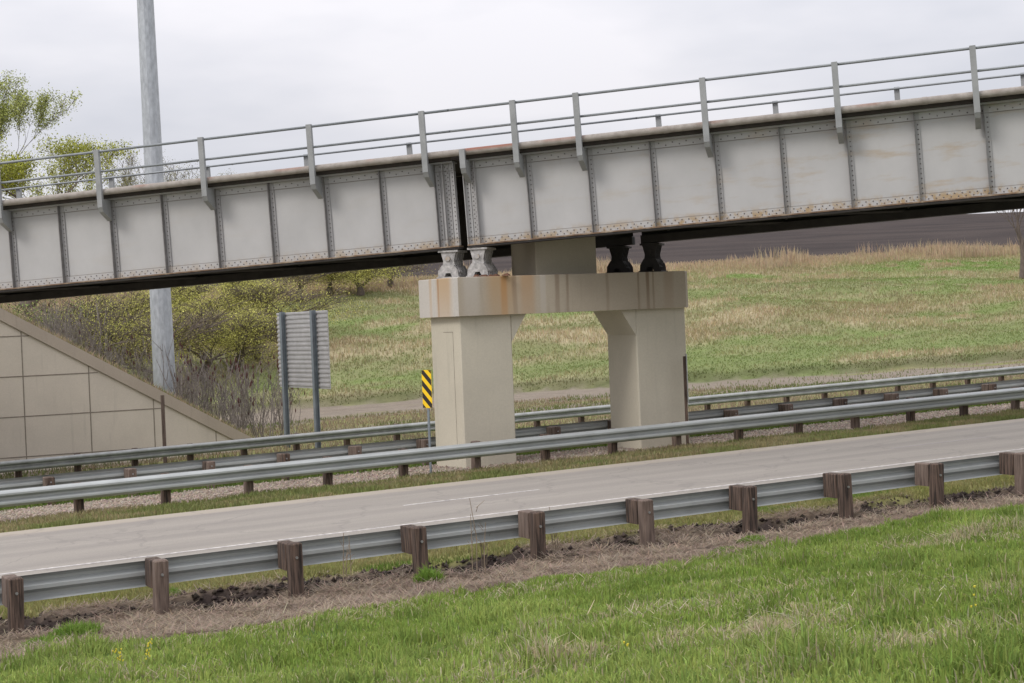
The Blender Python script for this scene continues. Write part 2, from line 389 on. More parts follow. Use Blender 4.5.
M['cap'] = concrete('pier_cap_concrete', (.42, .36, .28), [(17.05, .3, .6, PALE), (17.9, .6, .75, (.40, .26, .13)), (17.95, .13, .95, OR), (18.25, .09, .5, BR), (18.6, .3, .75, (.40, .25, .13)), (19.05, .12, .6, PALE), (19.45, .1, .6, BR), (19.75, .05, .6, BR), (20.9, .06, .45, BR), (21.85, .05, .7, BR), (22.12, .07, .85, BR), (22.3, .04, .6, BR), (22.75, .2, .4, (.26, .18, .12)), (21.0, 1.8, .25, (.27, .22, .16))])
M['cap_end'] = concrete('pier_cap_end', (.5, .465, .42), [(37.75, .5, .75, (.42, .27, .13)), (38.05, .06, .8, (.32, .17, .07)), (38.45, .1, .5, (.42, .27, .13))], axis=N)
M['pedestal'] = concrete('pedestal_concrete', (.42, .37, .29))
M['wall'] = concrete('wall_concrete', (.6, .535, .445))
M['coping'] = concrete('coping_concrete', (.42, .355, .285))
M['joint'] = simple('joint_shadow', (.24, .205, .165), .3, 6, .95)

# ------------------------------------------------------------------ ground, roads, markings
def lin(*segs):
    out = []
    for a, b, st in segs: out += list(np.arange(a, b, st))
    return np.array(out)
tl = lin((-700, -100, 40), (-100, -12, 4), (-12, -3, .6), (-3, 28, .14), (28, 60, .6), (60, 130, 1), (130, 400, 8), (400, 1500, 50))
pl = np.unique(np.round(np.concatenate([lin((-60, 7, 3), (7, 18, .25), (18, 24.9, .11), (25, 60, .4), (60, 84, .8), (84, 130, .9), (130, 420, 6), (420, 1600, 60)),
     [R0-.03, R0, R1, R1+.03, Q0-.03, Q0, Q1, Q1+.03, 36.3, 39.5, 54.6, 58, 59.15, 59.26, 24.9]]), 3))
T, PP = np.meshgrid(tl, pl); G = ground(T, PP)
nT, nP = len(tl), len(pl); i, j = np.meshgrid(np.arange(nT-1), np.arange(nP-1)); q = (j*nT+i).ravel()
me = bpy.data.meshes.new('ground'); vv = G.reshape(-1, 3)
me.vertices.add(len(vv)); me.vertices.foreach_set('co', vv.astype(np.float32).ravel())
fi = np.stack([q, q+1, q+nT+1, q+nT], 1); me.loops.add(fi.size); me.loops.foreach_set('vertex_index', fi.astype(np.int32).ravel())
me.polygons.add(len(fi)); me.polygons.foreach_set('loop_start', (np.arange(len(fi))*4).astype(np.int32)); me.update(calc_edges=True)
me.polygons.foreach_set('use_smooth', [True]*len(fi))
ca = me.color_attributes.new('Col', 'FLOAT_COLOR', 'POINT'); gc = np.ones((len(vv), 4), np.float32); gc[:, :3] = groundcol(T, PP).reshape(-1, 3); ca.data.foreach_set('color', gc.ravel())
me.materials.append(M['ground']); g_o = bpy.data.objects.new('ground', me); C.objects.link(g_o); props(g_o, kind='structure')

def strip(name, P0, P1, z0, z1, ta, tb, m, dz=0., th=0.0):
    mb = MB(); fr = lambda t, P, z: tp(t, P, z)
    n = 2
    a = [tp(ta, P0, z0+dz), tp(tb, P0, z0+dz), tp(tb, P1, z1+dz), tp(ta, P1, z1+dz)]
    if th: mb.hexa([np.array(p)-[0, 0, th] for p in a]+a)
    else: mb.add(a, [(0, 1, 2, 3)])
    return props(mb.build(name, m), kind='structure')
def rz(P): return float(np.interp(P, PK, ZK))
strip('road', R0, R1, rz(R0), rz(R1), -400, 900, M['road'], .0, .2)
strip('road', Q0, Q1, rz(Q0), rz(Q1), -400, 900, M['road'], .0, .2)
strip('road_marking', 27.68, 27.80, rz(27.68), rz(27.8), -60, 300, M['paint'], .004)
for k in range(-3, 14): strip('road_marking', 30.56, 30.68, rz(30.56), rz(30.68), 12.35+12.2*k, 15.4+12.2*k, M['paint'] if k == 0 else M['paint_worn'], .004)
strip('road_marking', 43.6, 43.7, rz(43.6), rz(43.7), -60, 300, M['paint'], .004)

# ------------------------------------------------------------------ guardrails
def wprofile(zt, y, sgn, hh=.355, d=.105, th=.004):
    """W-beam section: list of (P, z); sgn = side that the ridges bulge to"""
    pr = [(0.0, 0.0), (.75, .028), (1.0, .055), (1.0, .088), (.6, .112), (.04, .135), (.04, .177), (.6, .2), (1.0, .224), (1.0, .257), (.75, .284), (0.0, .312)]
    return [(y + sgn*d*a, zt - z*hh/.312) for a, z in pr]
def guardrail(t0, n, sp, Ppost, zbase, ztop, beamP, sgn, pw, label, front, wmat, block=True, tmin=None, tmax=None, top_over=.03, galv='galv'):
    root = thing('guardrail', tp(t0+sp*n/2, Ppost, zbase), label, 'guardrail', 'guardrails along the highway')
    ta = t0-sp*1.4 if tmin is None else tmin; tb = t0+sp*(n-.4) if tmax is None else tmax
    segs = []; tt = ta
    mb = MB()
    # overlapping beam lengths
    L = 3.81; k = 0
    while tt < tb:
        te = min(tt+L+.3, tb); dz = .0; o = .005*(k % 2)*sgn
        pr = wprofile(ztop, beamP+o, sgn)
        nseg = 2
        vs = []
        for s_ in range(nseg+1):
            t_ = tt+(te-tt)*s_/nseg
            vs += [tp(t_, P, z) for P, z in pr]
        m_ = len(pr); fs = [(s_*m_+i, s_*m_+i+1, (s_+1)*m_+i+1, (s_+1)*m_+i) for s_ in range(nseg) for i in range(m_-1)]
        # back skin 3 mm off, closed
        bk = [np.array(v) - N*sgn*.003 for v in vs]
        mb.add(vs+bk, fs + [tuple(x+len(vs) for x in reversed(f)) for f in fs] + [(i*m_, i*m_+m_*(nseg+1)*0+m_, i*m_+m_+len(vs), i*m_+len(vs)) for i in range(nseg)] )
        tt += L; k += 1
    mb.build('beam', M[galv], root, smooth=False)
    rnd = random.Random(int(Ppost*10))
    for k in range(n):
        t = t0+sp*k; h = ztop+top_over + rnd.uniform(-.015, .02)
        lean = rnd.uniform(-.035, .035); c = pw/2
        zb = float(zrel(t, Ppost))-.12
        fr = lambda x, y, z, t=t, lean=lean: tp(t+x+lean*(z-zbase), Ppost+y, z)
        p = MB().bevbox(fr, (-c, -c*1.05, zb), (c, c*1.05, h), .018)
        po = p.build('post', M[wmat[k % len(wmat)]], root)
        if block:
            y0, y1 = (c*1.05+.002, abs(beamP-Ppost)-.012) if beamP > Ppost else (-(abs(beamP-Ppost)-.012), -c*1.05-.002)
            b = MB().bevbox(fr, (-c*.95-.015, y0, ztop-.335), (c*.95-.015, y1, h-.015), .01)
            b.build('block', M[wmat[(k+1) % len(wmat)]], po)
            s = -1 if beamP > Ppost else 1
            MB().tube([fr(0, s*(c*1.05), ztop-.14), fr(0, s*(c*1.05+.02), ztop-.14)], .02, 6).build('bolt', M['bolt'], po)
    return root
g1 = guardrail(3.4377-1.905, 17, 1.905, 22.1, 0, .68, 22.56, 1, .186, 'nearest guardrail seen from behind, thick brown timber posts in bare dirt', None, ['wood', 'wood', 'wood_pale', 'wood'], top_over=.06)
g2 = guardrail(7.1067-1.905*2, 22, 1.905, 36.42, -.127, .575, 36.1, -1, .19, 'grey guardrail just across the near road, its beam unbroken in front of the pier', None, ['wood', 'wood_pale', 'wood'], top_over=-.01)
g3 = guardrail(7.07-1.908*2, 26, 1.908, 39.45, -.2, .49, 39.85, 1, .19, 'guardrail behind the pier, its pale posts standing in front of its beam', None, ['wood_pale', 'wood_pale', 'wood'], top_over=-.02)
g4 = guardrail(8.83-1.878*2, 37, 1.878, 54.85, -.95, -.215, 54.5, -1, .19, 'farthest guardrail on dark posts, passing in front of the concrete retaining wall', None, ['wood', 'wood'], top_over=-.01, galv='galv2')

# ------------------------------------------------------------------ bridge
def rivets(pts, parent, r=.019, w0=0.0, name='rivets'):
    """pts: (s, w, h) on a face looking towards -W"""
    K = len(pts); out = np.zeros((K, 10, 3)); base = np.array(list(root_of(parent)['_b']))
    for k, (s, w, h) in enumerate(pts):
        for i in range(6):
            a = math.pi/3*i; out[k, i] = br(s+r*math.cos(a), w, h+r*math.sin(a))
        for i in range(3):
            a = 2*math.pi/3*i+.5; out[k, 6+i] = br(s+r*.55*math.cos(a), w-r*.75, h+r*.55*math.sin(a))
        out[k, 9] = br(s, w-r*.85, h)
    f = [(0, 1, 6), (1, 2, 6), (2, 3, 7, 6), (3, 4, 7), (4, 5, 8, 7), (5, 0, 8), (0, 6, 8), (6, 7, 9), (7, 8, 9), (8, 6, 9)]
    return raw_mesh(name, out-base, 10, f, M['rivet'], None, parent)
TOP = 2.14; FW = 3.35        # girder depth and spacing of the two girders
def span(s0, s1, stiffs, posts, farposts, label, skew0, skew1):
    """s0..s1 near girder ends; skew = how far the far girder is shifted along"""
    root = thing('bridge_span', br((s0+s1)/2, FW/2, 0), label, 'bridge span', 'plate girder spans of the railway bridge')
    B = lambda a, b: MB().box(br, a, b)
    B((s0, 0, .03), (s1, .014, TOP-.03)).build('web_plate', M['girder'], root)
    # angles top and bottom, proud of the web
    B((s0+.002, -.022, .022), (s1-.002, -.001, .19)).build('bottom_angle', M['girder'], root)
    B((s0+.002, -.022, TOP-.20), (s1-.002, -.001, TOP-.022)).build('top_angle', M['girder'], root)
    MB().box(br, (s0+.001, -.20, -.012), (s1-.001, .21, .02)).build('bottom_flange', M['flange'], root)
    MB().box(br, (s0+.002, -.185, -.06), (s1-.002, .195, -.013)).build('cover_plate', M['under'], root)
    MB().box(br, (s0+.001, -.20, TOP-.02), (s1-.001, .21, TOP+.022)).build('top_flange', M['stiff'], root)
    rv = []
    n = int((s1-s0)/.17)
    for k in range(n):
        s = s0+.1+k*.17
        rv.append((s, -.023, .07)); rv.append((s+.085, -.023, .14))
        rv.append((s, -.023, TOP-.15 + .06*(k % 2)))
    for s in stiffs:
        m = MB().box(br, (s, -.165, .021), (s+.016, -.023, TOP-.023))          # outstanding leg
        m2 = MB().box(br, (s+.017, -.036, .021), (s+.125, -.023, TOP-.023)).build('stiffener', M['stiff'], root)
        m.build('outstanding_leg', M['leg'], m2)
        for h in np.arange(.22, TOP-.22, .115): rv.append((s+.08, -.037, h))
    for (e, d) in ((s0, 1), (s1, -1)):
        a = [e+d*.012, e+d*.14]; a.sort()
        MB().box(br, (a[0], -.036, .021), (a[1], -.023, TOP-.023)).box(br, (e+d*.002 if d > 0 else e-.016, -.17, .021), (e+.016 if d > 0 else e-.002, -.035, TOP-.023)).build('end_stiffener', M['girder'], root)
        a2 = [e+d*.16, e+d*.30]; a2.sort()
        MB().box(br, (a2[0], -.036, .021), (a2[1], -.023, TOP-.023)).box(br, (e+d*.30, -.165, .021), (e+d*.316, -.035, TOP-.023)).build('end_stiffener', M['stiff'], root)
        for h in np.arange(.12, TOP-.1, .11): rv += [(e+d*.075, -.037, h), (e+d*.2, -.037, h), (e+d*.26, -.037, h+.05)]
    rivets(rv, root)
    # far girder
    f0, f1 = s0+skew0, s1+skew1
    MB().box(br, (f0, FW, .03), (f1, FW+.014, TOP-.03)).box(br, (f0, FW-.2, -.19), (f1, FW+.21, .02)).box(br, (f0, FW-.2, TOP-.02), (f1, FW+.21, TOP+.022)).build('far_girder', M['under'], root)
    # cross frames and bottom laterals between the girders
    cb = MB(); s = max(s0, f0)+.7; k = 0
    while s < min(s1, f1)-.5:
        cb.tube([br(s, .2, .1), br(s, FW-.2, TOP-.2)], .05, 4).tube([br(s+.06, .2, TOP-.2), br(s+.06, FW-.2, .1)], .05, 4)
        cb.tube([br(s, .1, .03), br(s+(3.1 if k % 2 else 3.1), FW-.1, .03)], .05, 4) if s+3.1 < min(s1, f1) else None
        s += 3.1; k += 1
    cb.build('cross_bracing', M['under'], root)
    a0, a1 = min(s0, f0), max(s1, f1)
    d0 = s0-.02; d1 = s1+.02
    # timber deck, skewed ends
    MB().hexa([br(d0, -.34, TOP+.03), br(d1, -.34, TOP+.03), br(d1+skew1, 4.5, TOP+.03), br(d0+skew0, 4.5, TOP+.03), br(d0, -.34, TOP+.24), br(d1, -.34, TOP+.24), br(d1+skew1, 4.5, TOP+.24), br(d0+skew0, 4.5, TOP+.24)]).build('timber_deck', M['dark_wood'], root)
    # pipe along the walkway edge
    pj = MB(); s = d0+.01 if d0 < -5 else -.66; pe = -.69 if d0 < -5 else d1-.01
    while s < pe-.05:
        e = min(s+6.1, pe); pj.tube([br(s, -.47, 2.32), br(e-.008, -.47, 2.32)], .086, 16)
        if e < pe-.1: pj.tube([br(e-.06, -.47, 2.32), br(e+.06, -.47, 2.32)], .092, 16)
        s = e
    pj.build('edge_pipe', M['pipe'], root, smooth=False)
    def bracket(s, w, sg, post=True, name='railing_post'):
        # channel post outside the pipe with a knee plate back to the girder
        hb = 1.90; ht = (3.43 if w < 0 else 3.36) if post else 2.36
        p = MB(); p.box(br, (s-.07, w-.004, hb), (s+.07, w+.014, ht)); p.box(br, (s-.07, w+.0145, hb), (s-.056, w+.10, ht)); p.box(br, (s+.056, w+.0145, hb), (s+.07, w+.10, ht))
        p.box(br, (s-.07, w-.004, ht+.001), (s+.07, w+.10, ht+.012))
        po = p.build(name, M['post'], root)
        if w < 0:
            poly = [(w+.015, hb-.002), (w+.10, hb-.002), (-.02, 1.62), (-.02, 2.1), (w+.1, 2.12), (w+.1, hb+.2)]
            k = MB(); vs = [(w+.0, hb-.005), (-.145, 1.60), (-.145, 2.11), (w+.0, 2.11)]
            a = [br(s-.065+.0, x, z) for x, z in [(w+.002, hb-.001), (w+.06, hb-.12), (-.17, 1.56), (-.17, 2.11), (w+.102, 2.11), (w+.102, hb-.001)]]
            b = [br(s+.065, x, z) for x, z in [(w+.002, hb-.001), (w+.06, hb-.12), (-.17, 1.56), (-.17, 2.11), (w+.102, 2.11), (w+.102, hb-.001)]]
            k.rings([a, b]); k.build('bracket', M['post'], po)
        else:
            MB().box(br, (s-.035, FW+.22, 2.0), (s+.035, w-.006, 2.13)).build('bracket', M['post'], po)
    for s, pp in posts: bracket(s, -.64, -1, pp, 'railing_post' if pp else 'bracket_stub')
    for s in farposts: bracket(s, 4.72, 1)
    r0 = d0 if d0 < -5 else d0-.13; r1 = d1 if d1 > 5 else d1+.1
    for h, r in ((3.395, .034), (2.865, .031)):
        MB().tube([br(r0, -.52, h), br(r1, -.52, h)], r, 8).build('rail', M['rail'], root, True)
        MB().tube([br(r0+skew0, 4.66, h-.07), br(r1+skew1, 4.66, h-.07)], r*.85, 8).build('rail', M['rail'], root, True)
    return root
SK = 3.79
stL = [-.64] + [-2.12-1.545*k for k in range(0, 17)]
stR = [1.78+1.578*k for k in range(0, 16)]
pL = [(-.69-3.045*k, True) for k in range(9)]
pR = [(.30, False), (1.69, True)] + [(3.30+3.13*k, True) for k in range(8)]
fL = [x for x in [-2.87-3.17*k for k in range(9)]+[.3]]; fR = [4.37+3.2*k for k in range(8)]
span(-28.3, -.10, stL, pL, fL, 'left bridge span, clean pale grey riveted girder up to the gap over the pier', 0, SK)
span(.13, 27.6, stR, pR, fR, 'right bridge span, riveted girder with rust stained lower edge, right of the gap', SK, 0)

# ------------------------------------------------------------------ pier
PZ0 = 4.0; PZ1 = 4.965
def wz(t, P, z): return U*t + N*P + np.array([0, 0, z])       # level frame, world height
pier = thing('bridge_pier', wz(20.1, 38.2, 0), 'two column tan concrete pier with rust streaked cap, between the guardrails', 'bridge pier')
def poly_prism(mb, pts, z0, z1, c=.02):
    cen = np.mean(pts, 0)
    def ring(z, k): return [wz(*(np.array(p)+(cen-np.array(p))/np.linalg.norm(cen-np.array(p))*k), z) for p in pts]
    return mb.rings([ring(z0, 0), ring(z1-c, 0), ring(z1, c)])
# cap with clipped corners; left end face in its own mesh part so that its stains run across the road direction
capp = [(16.69, 37.2), (23.28, 37.2), (23.48, 37.42), (23.48, 39.0), (23.3, 39.2), (16.72, 39.25), (16.42, 39.05), (16.60, 37.28)]
mbc = MB(); poly_prism(mbc, capp, PZ0, PZ1); cap = mbc.build('pier_cap', M['cap'], pier)
cap.data.materials.append(M['cap_end'])
for p in cap.data.polygons:
    nrm = np.array(p.normal)
    if nrm @ U < -.5: p.material_index = 1
def column(t0, t1, sk):
    mb = MB(); c = .03
    pts = [(t0+c, 37.4), (t1-c, 37.4), (t1, 37.4+c), (t1, 38.9), (t1-.05, 38.95), (t0-sk+.05, 38.95), (t0-sk, 38.9), (t0, 37.4+c)]
    mb.rings([[wz(*p, -.6) for p in pts], [wz(*p, PZ0-.003) for p in pts]])
    o = mb.build('column', M['concrete'], pier)
    return o
cL = column(16.78, 18.22, .12); cR = column(21.84, 23.36, .02)
# recessed panel line on the left column's end face
for (a, b) in (((37.75, 3.62), (37.765, .4)), ((37.75, 3.62), (38.25, 3.605))): 
    P0, z0 = a; P1, z1 = b
    t_ = lambda P: 16.78 - .12*(P-37.43)/1.47
    MB().hexa([wz(t_(P0)-.004, P0, min(z0, z1)), wz(t_(P1)-.004, P1, min(z0, z1)), wz(t_(P1)+.01, P1, min(z0, z1)), wz(t_(P0)+.01, P0, min(z0, z1)),
               wz(t_(P0)-.004, P0, max(z0, z1)), wz(t_(P1)-.004, P1, max(z0, z1)), wz(t_(P1)+.01, P1, max(z0, z1)), wz(t_(P0)+.01, P0, max(z0, z1))]).build('panel_groove', M['joint'], cL)
MB().prism(lambda x, y, z: wz(x, y, z), [(18.221, PZ0-.004), (18.221, 3.32), (18.64, PZ0-.004)], 37.41, 38.9).build('haunch', M['concrete'], cL)
MB().prism(lambda x, y, z: wz(x, y, z), [(21.839, PZ0-.004), (21.40, PZ0-.004), (21.839, 3.32)], 37.41, 38.9).build('haunch', M['concrete'], cR)
mb = MB(); poly_prism(mb, [(19.2, 37.78), (20.93, 37.78), (20.96, 37.82), (20.92, 38.9), (19.05, 38.95), (19.17, 37.8)], PZ1+.001, 6.15); mb.build('pedestal', M['pedestal'], pier)

# bearings: pinned shoes on the cap
def bearing(s, w, label, dark=False):
    zt_ = br(s, w, -.062 if w < 1 else -.192); base = np.array([zt_[0], zt_[1], PZ1])
    root = thing('bridge_bearing', base, label, 'bridge bearing', 'pinned steel bearings on the pier cap')
    hh = zt_[2]-PZ1-.012
    Vh = np.array([V[0], V[1], 0]); Vh /= np.linalg.norm(Vh)
    fr = lambda x, y, z: base + Vh*x + W*y + np.array([0, 0, z])
    m = M['bearing'] if not dark else M['under']  # far bearings take the near-black steel, their shade painted into the colour
    MB().box(fr, (-.3, -.32, .003), (.3, .72, .045)).build('base_plate', m, root)
    lo = [(-.27, .046), (-.1, .046), (-.06, .14), (.06, .14), (.1, .046), (.27, .046), (.26, .2), (.16, hh*.47), (-.16, hh*.47), (-.26, .2)]
    up = [(-.16, hh*.475), (.16, hh*.475), (.14, hh*.62), (.2, hh-.05), (-.2, hh-.05), (-.14, hh*.62)]
    for y in (-.28, -.1, .08, .26, .44, .62): MB().prism(fr, lo, y, y+.035).build('lower_rib', m, root)
    for y in (-.20, -.02, .16, .34, .52): MB().prism(fr, up, y, y+.035).build('upper_rib', m, root)
    MB().prism(fr, [(-.26, .15), (-.235, .15), (-.135, hh*.46), (-.16, hh*.46)], -.24, .22).build('side_plate', m, root)
    MB().prism(fr, [(.26, .15), (.16, hh*.46), (.135, hh*.46), (.235, .15)], -.24, .22).build('side_plate', m, root)
    MB().tube([fr(0, -.27, hh*.7), fr(0, .3, hh*.7)], .06, 12).build('pin', M['stiff'] if not dark else m, root)
    MB().box(fr, (-.26, -.24, hh-.049), (.26, .6, hh)).build('top_plate', m, root)
bearing(-.42, .08, 'pale grey bearing left of the girder gap at the near end of the cap')
bearing(.36, .08, 'pale grey bearing right of the girder gap, rust beside its foot')
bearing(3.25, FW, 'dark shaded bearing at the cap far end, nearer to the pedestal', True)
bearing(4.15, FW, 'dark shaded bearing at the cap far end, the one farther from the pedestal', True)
mb = MB(); c0 = br(.45, -.1, -.1); c0[2] = PZ1
for k in range(14):
    a = c0 + Vv*0 if False else c0 + V*random.uniform(-.1, .75) + W*random.uniform(-.3, -.2); a[2] = PZ1+.004; r = random.uniform(.04, .09)
    mb.rings([[a+np.array([math.cos(q)*r*1.4, math.sin(q)*r, 0]) for q in np.arange(0, 6.2, 1.25)], [a+np.array([math.cos(q)*r*.5, math.sin(q)*r*.4, r*.7]) for q in np.arange(0, 6.2, 1.25)]])
props(mb.build('rust_debris', M['rust']), 'heap of brown rust flakes at the foot of the right pale bearing', 'debris')

# abutments that carry the outer ends (outside the frame)
for s, lab in ((-27.6, 'concrete abutment under the left end of the left span'), (27.0, 'concrete abutment under the right end of the right span')):
    c0 = br(s, FW/2, -.07); th_ = thing('abutment', (c0[0], c0[1], 0), lab, 'abutment')
    Vh = np.array([V[0], V[1], 0]); Vh /= np.linalg.norm(Vh)
    fr = lambda x, y, z: np.array([c0[0], c0[1], z]) + Vh*x + W*y
    MB().box(fr, (-.8, -3.2, -1.6), (.8, 3.8, c0[2]-.08)).build('stem', M['wall'], th_)

# ------------------------------------------------------------------ retaining wall
WT0, WT1 = -9.0, 18.6
wall = thing('retaining_wall', tp(8, 59, -1), 'tan concrete retaining wall with square joints and a steeply sloping coping', 'retaining wall')
tk = [WT0, 8.5, WT1-.05]
def wtop(t): return float(np.clip(wall_line(t), -1.1, 5.2))
ts = [WT0, 8.36] + list(np.linspace(8.37, 18.6, 8))
def wall_prism(P0, P1, f0, f1):
    mb = MB()
    for a, b in zip(ts[:-1], ts[1:]):
        mb.hexa([tp(a, P0, f0(a)), tp(b, P0, f0(b)), tp(b, P1, f0(b)), tp(a, P1, f0(a)), tp(a, P0, f1(a)), tp(b, P0, f1(b)), tp(b, P1, f1(b)), tp(a, P1, f1(a))])
    return mb
wall_prism(59.0, 59.2, lambda t: -1.5, lambda t: max(wtop(t)-.43, -1.45)).build('wall_face', M['wall'], wall)
wall_prism(58.93, 59.27, lambda t: wtop(t)-.43+.002, lambda t: wtop(t)+.01).build('coping', M['coping'], wall)
jm = MB()
for t in [9.79-2.26*k for k in range(8)] + [12.05, 14.3, 16.55]:
    zt_ = min(wtop(t)-.45, 5); jm.box(tp, (t-.018, 58.994, -1.3), (t+.018, 59.01, zt_))
for z in (2.55, 1.15, -.25, 3.95):
    te = 9.12 + (4.74-.43-z+.2)/.603
    jm.hexa([U*a+N*P+np.array([0, 0, z+dz]) for dz in (-.018, .018) for a, P in ((WT0, 58.993), (te, 58.993), (te, 59.009), (WT0, 59.009))])
jm.build('joints', M['joint'], wall)

# ------------------------------------------------------------------ mast, signs, markers
mx = onP(165.3, 392, 62); gz = gpt(*to_tp(mx))[2]
mast = thing('light_mast', (mx[0], mx[1], gz), 'tall tapered grey steel lighting mast rising behind the bridge', 'light mast')
lean = (onP(145.2, 0, 62)-mx); lean = lean/lean[2]
def mp(z): return mx + lean*(z-mx[2])
secs = [(gz-.5, .425), (mx[2], .41), (8.3, .365), (16.5, .31)]
for i_, ((z0, r0_), (z1, r1_)) in enumerate(zip([(gz-.3, .43), (8.9, .357), (17.2, .30)], [(9.0, .365), (17.3, .305), (30, .2)])):
    MB().tube([mp(z0), mp(z1)], [r0_, r1_], 14).build('mast_section', M['mast'], mast, False)
MB().tube([mp(gz+.0), mp(gz+.06)], [.62, .62], 14).build('base_flange', M['mast'], mast)
MB().tube([mp(29.6), mp(29.9)], [.9, .9], 16).build('lamp_ring', M['mast'], mast)

# back of a ribbed road sign
A = onP(275, 350, 59.0); B_ = onP(326, 350, 59.0)
d1 = np.array([.50, -.866, 0])      # along the sign, far-left to near-right
cS = onP(300.5, 350, 57.2); sg = thing('road_sign', (cS[0], cS[1], gpt(*to_tp(cS))[2]), 'back of a large horizontally ribbed metal road sign on two posts', 'road sign')
nS = np.array([-.866, -.50, 0])      # towards the viewer's side
def sf(x, y, z): return np.array([cS[0], cS[1], 0]) + d1*x + nS*y + np.array([0, 0, z])
ZT, ZB = 4.42, 1.66; WS = 1.83
mb = MB(); nr = 17; pts = []
for k in range(nr):
    a = ZB+(ZT-ZB)*k/nr; hgt = (ZT-ZB)/nr
    pts += [(a+.0, .0), (a+hgt*.42, .0), (a+hgt*.52, .032), (a+hgt*.92, .032), (a+hgt*.995, .0)]
n = len(pts); vs = [sf(-2.1, y+.003, z) for z, y in pts] + [sf(2.55, y+.003, z) for z, y in pts] + [sf(-2.1, -.02, z) for z, y in pts] + [sf(2.55, -.02, z) for z, y in pts]
fs = [(i, i+1, n+i+1, n+i) for i in range(n-1)] + [(2*n+i, 3*n+i, 3*n+i+1, 2*n+i+1) for i in range(n-1)]
fs += [(i, i+1, 2*n+i+1, 2*n+i) for i in range(n-1)] + [(n+i, n+i+1, 3*n+i+1, 3*n+i) for i in range(n-1)] + [(0, n, 3*n, 2*n), (n-1, 2*n-1, 4*n-1, 3*n-1)]
mb.add(vs, fs); mb.build('sign_panel', M['signback'], sg)
for x in (-1.3, 1.55):
    gp_ = sf(x, .08, 0); z0 = gpt(*to_tp(gp_))[2]-.3
    MB().box(sf, (x-.09, .05, z0), (x+.09, .064, ZT+.03)).box(sf, (x-.009, .065, z0), (x+.009, .199, ZT+.03)).box(sf, (x-.09, .2, z0), (x+.09, .214, ZT+.03)).build('post', M['signpost'], sg)

# striped hazard marker left of the pier
pM = onP(427, 389, 36.75); tt_, _ = to_tp(pM)
om = thing('hazard_marker', tp(tt_, 36.8, rz(36.8)), 'narrow yellow sign with black diagonal stripes on a thin post beside the pier', 'hazard marker')
ya = math.radians(-38); e1 = np.array([math.cos(ya), math.sin(ya), 0]); e2 = np.array([math.sin(ya), -math.cos(ya), 0])
def mf(x, y, z): return pM*np.array([1, 1, 0]) + e1*x + e2*y + np.array([0, 0, z])
zb_, zt2 = pM[2]-.46, pM[2]+.46
r_ = .035
MB().prism(mf, [(-.15+r_, zb_), (.15-r_, zb_), (.15, zb_+r_), (.15, zt2-r_), (.15-r_, zt2), (-.15+r_, zt2), (-.15, zt2-r_), (-.15, zb_+r_)], -.004, .004).build('marker_panel', M['yellow'], om)
def clip_poly(poly, xlo, xhi, zlo, zhi):
    def cl(pp, ax, lim, keep):
        out = []
        for i in range(len(pp)):
            a, b = pp[i], pp[(i+1) % len(pp)]; ia = keep(a[ax], lim); ib = keep(b[ax], lim)
            if ia: out.append(a)
            if ia != ib: k = (lim-a[ax])/(b[ax]-a[ax]); out.append((a[0]+(b[0]-a[0])*k, a[1]+(b[1]-a[1])*k))
        return out
    ge = lambda v, l: v >= l; le = lambda v, l: v <= l
    for ax, lim, kp in ((0, xlo, ge), (0, xhi, le), (1, zlo, ge), (1, zhi, le)):
        if poly: poly = cl(poly, ax, lim, kp)
    return poly
panel = om.children[0]
for k in range(-1, 5):
    zc = zb_ + .10 + k*.29; w_ = .15
    pl_ = clip_poly([(-.2, zc+.2), (-.2, zc+.2+w_), (.2, zc-.2+w_), (.2, zc-.2)], -.146, .146, zb_+.006, zt2-.006)
    if len(pl_) > 2: MB().prism(mf, pl_, .005, .007).build('stripe', M['black'], panel)
MB().box(mf, (-.03, -.03, rz(36.8)+GR*tt_-.3), (.03, -.005, zt2-.05)).build('post', M['signpost'], om)
# thin edge-on marker right of the pier and a thin post before the wall
p2 = onP(685.5, 390, 36.9); t2_, _ = to_tp(p2); g2z = gpt(t2_, 36.9)[2]
em = thing('marker_post', (p2[0], p2[1], g2z), 'narrow dark marker on a post seen edge on, against the right side of the pier', 'marker post')
e3 = np.array([-.02, 1, 0]); e3 /= np.linalg.norm(e3)
def ef(x, y, z): return p2*np.array([1, 1, 0]) + np.array([1, 0, 0])*x + e3*y + np.array([0, 0, z])
MB().box(ef, (-.035, -.04, g2z-.3), (.035, .03, 2.72)).build('post', M['wood'], em)
MB().box(ef, (.04, -.12, 1.5), (.06, .14, 2.78)).build('marker_panel', M['galv2'], em)
p3 = onP(164, 430, 56.3); t3_, _ = to_tp(p3); g3z = gpt(t3_, 56.3)[2]
wp = thing('marker_post', (p3[0], p3[1], g3z), 'thin bare brown metal post standing alone in front of the retaining wall', 'marker post')
def pf(x, y, z): return p3*np.array([1, 1, 0]) + U*x + N*y + np.array([0, 0, z])
MB().box(pf, (-.06, 0, g3z-.3), (.06, .012, 1.72)).box(pf, (-.06, .0125, g3z-.3), (-.045, .05, 1.72)).box(pf, (.045, .0125, g3z-.3), (.06, .05, 1.72)).build('post_rail', M['wood_pale'], wp)

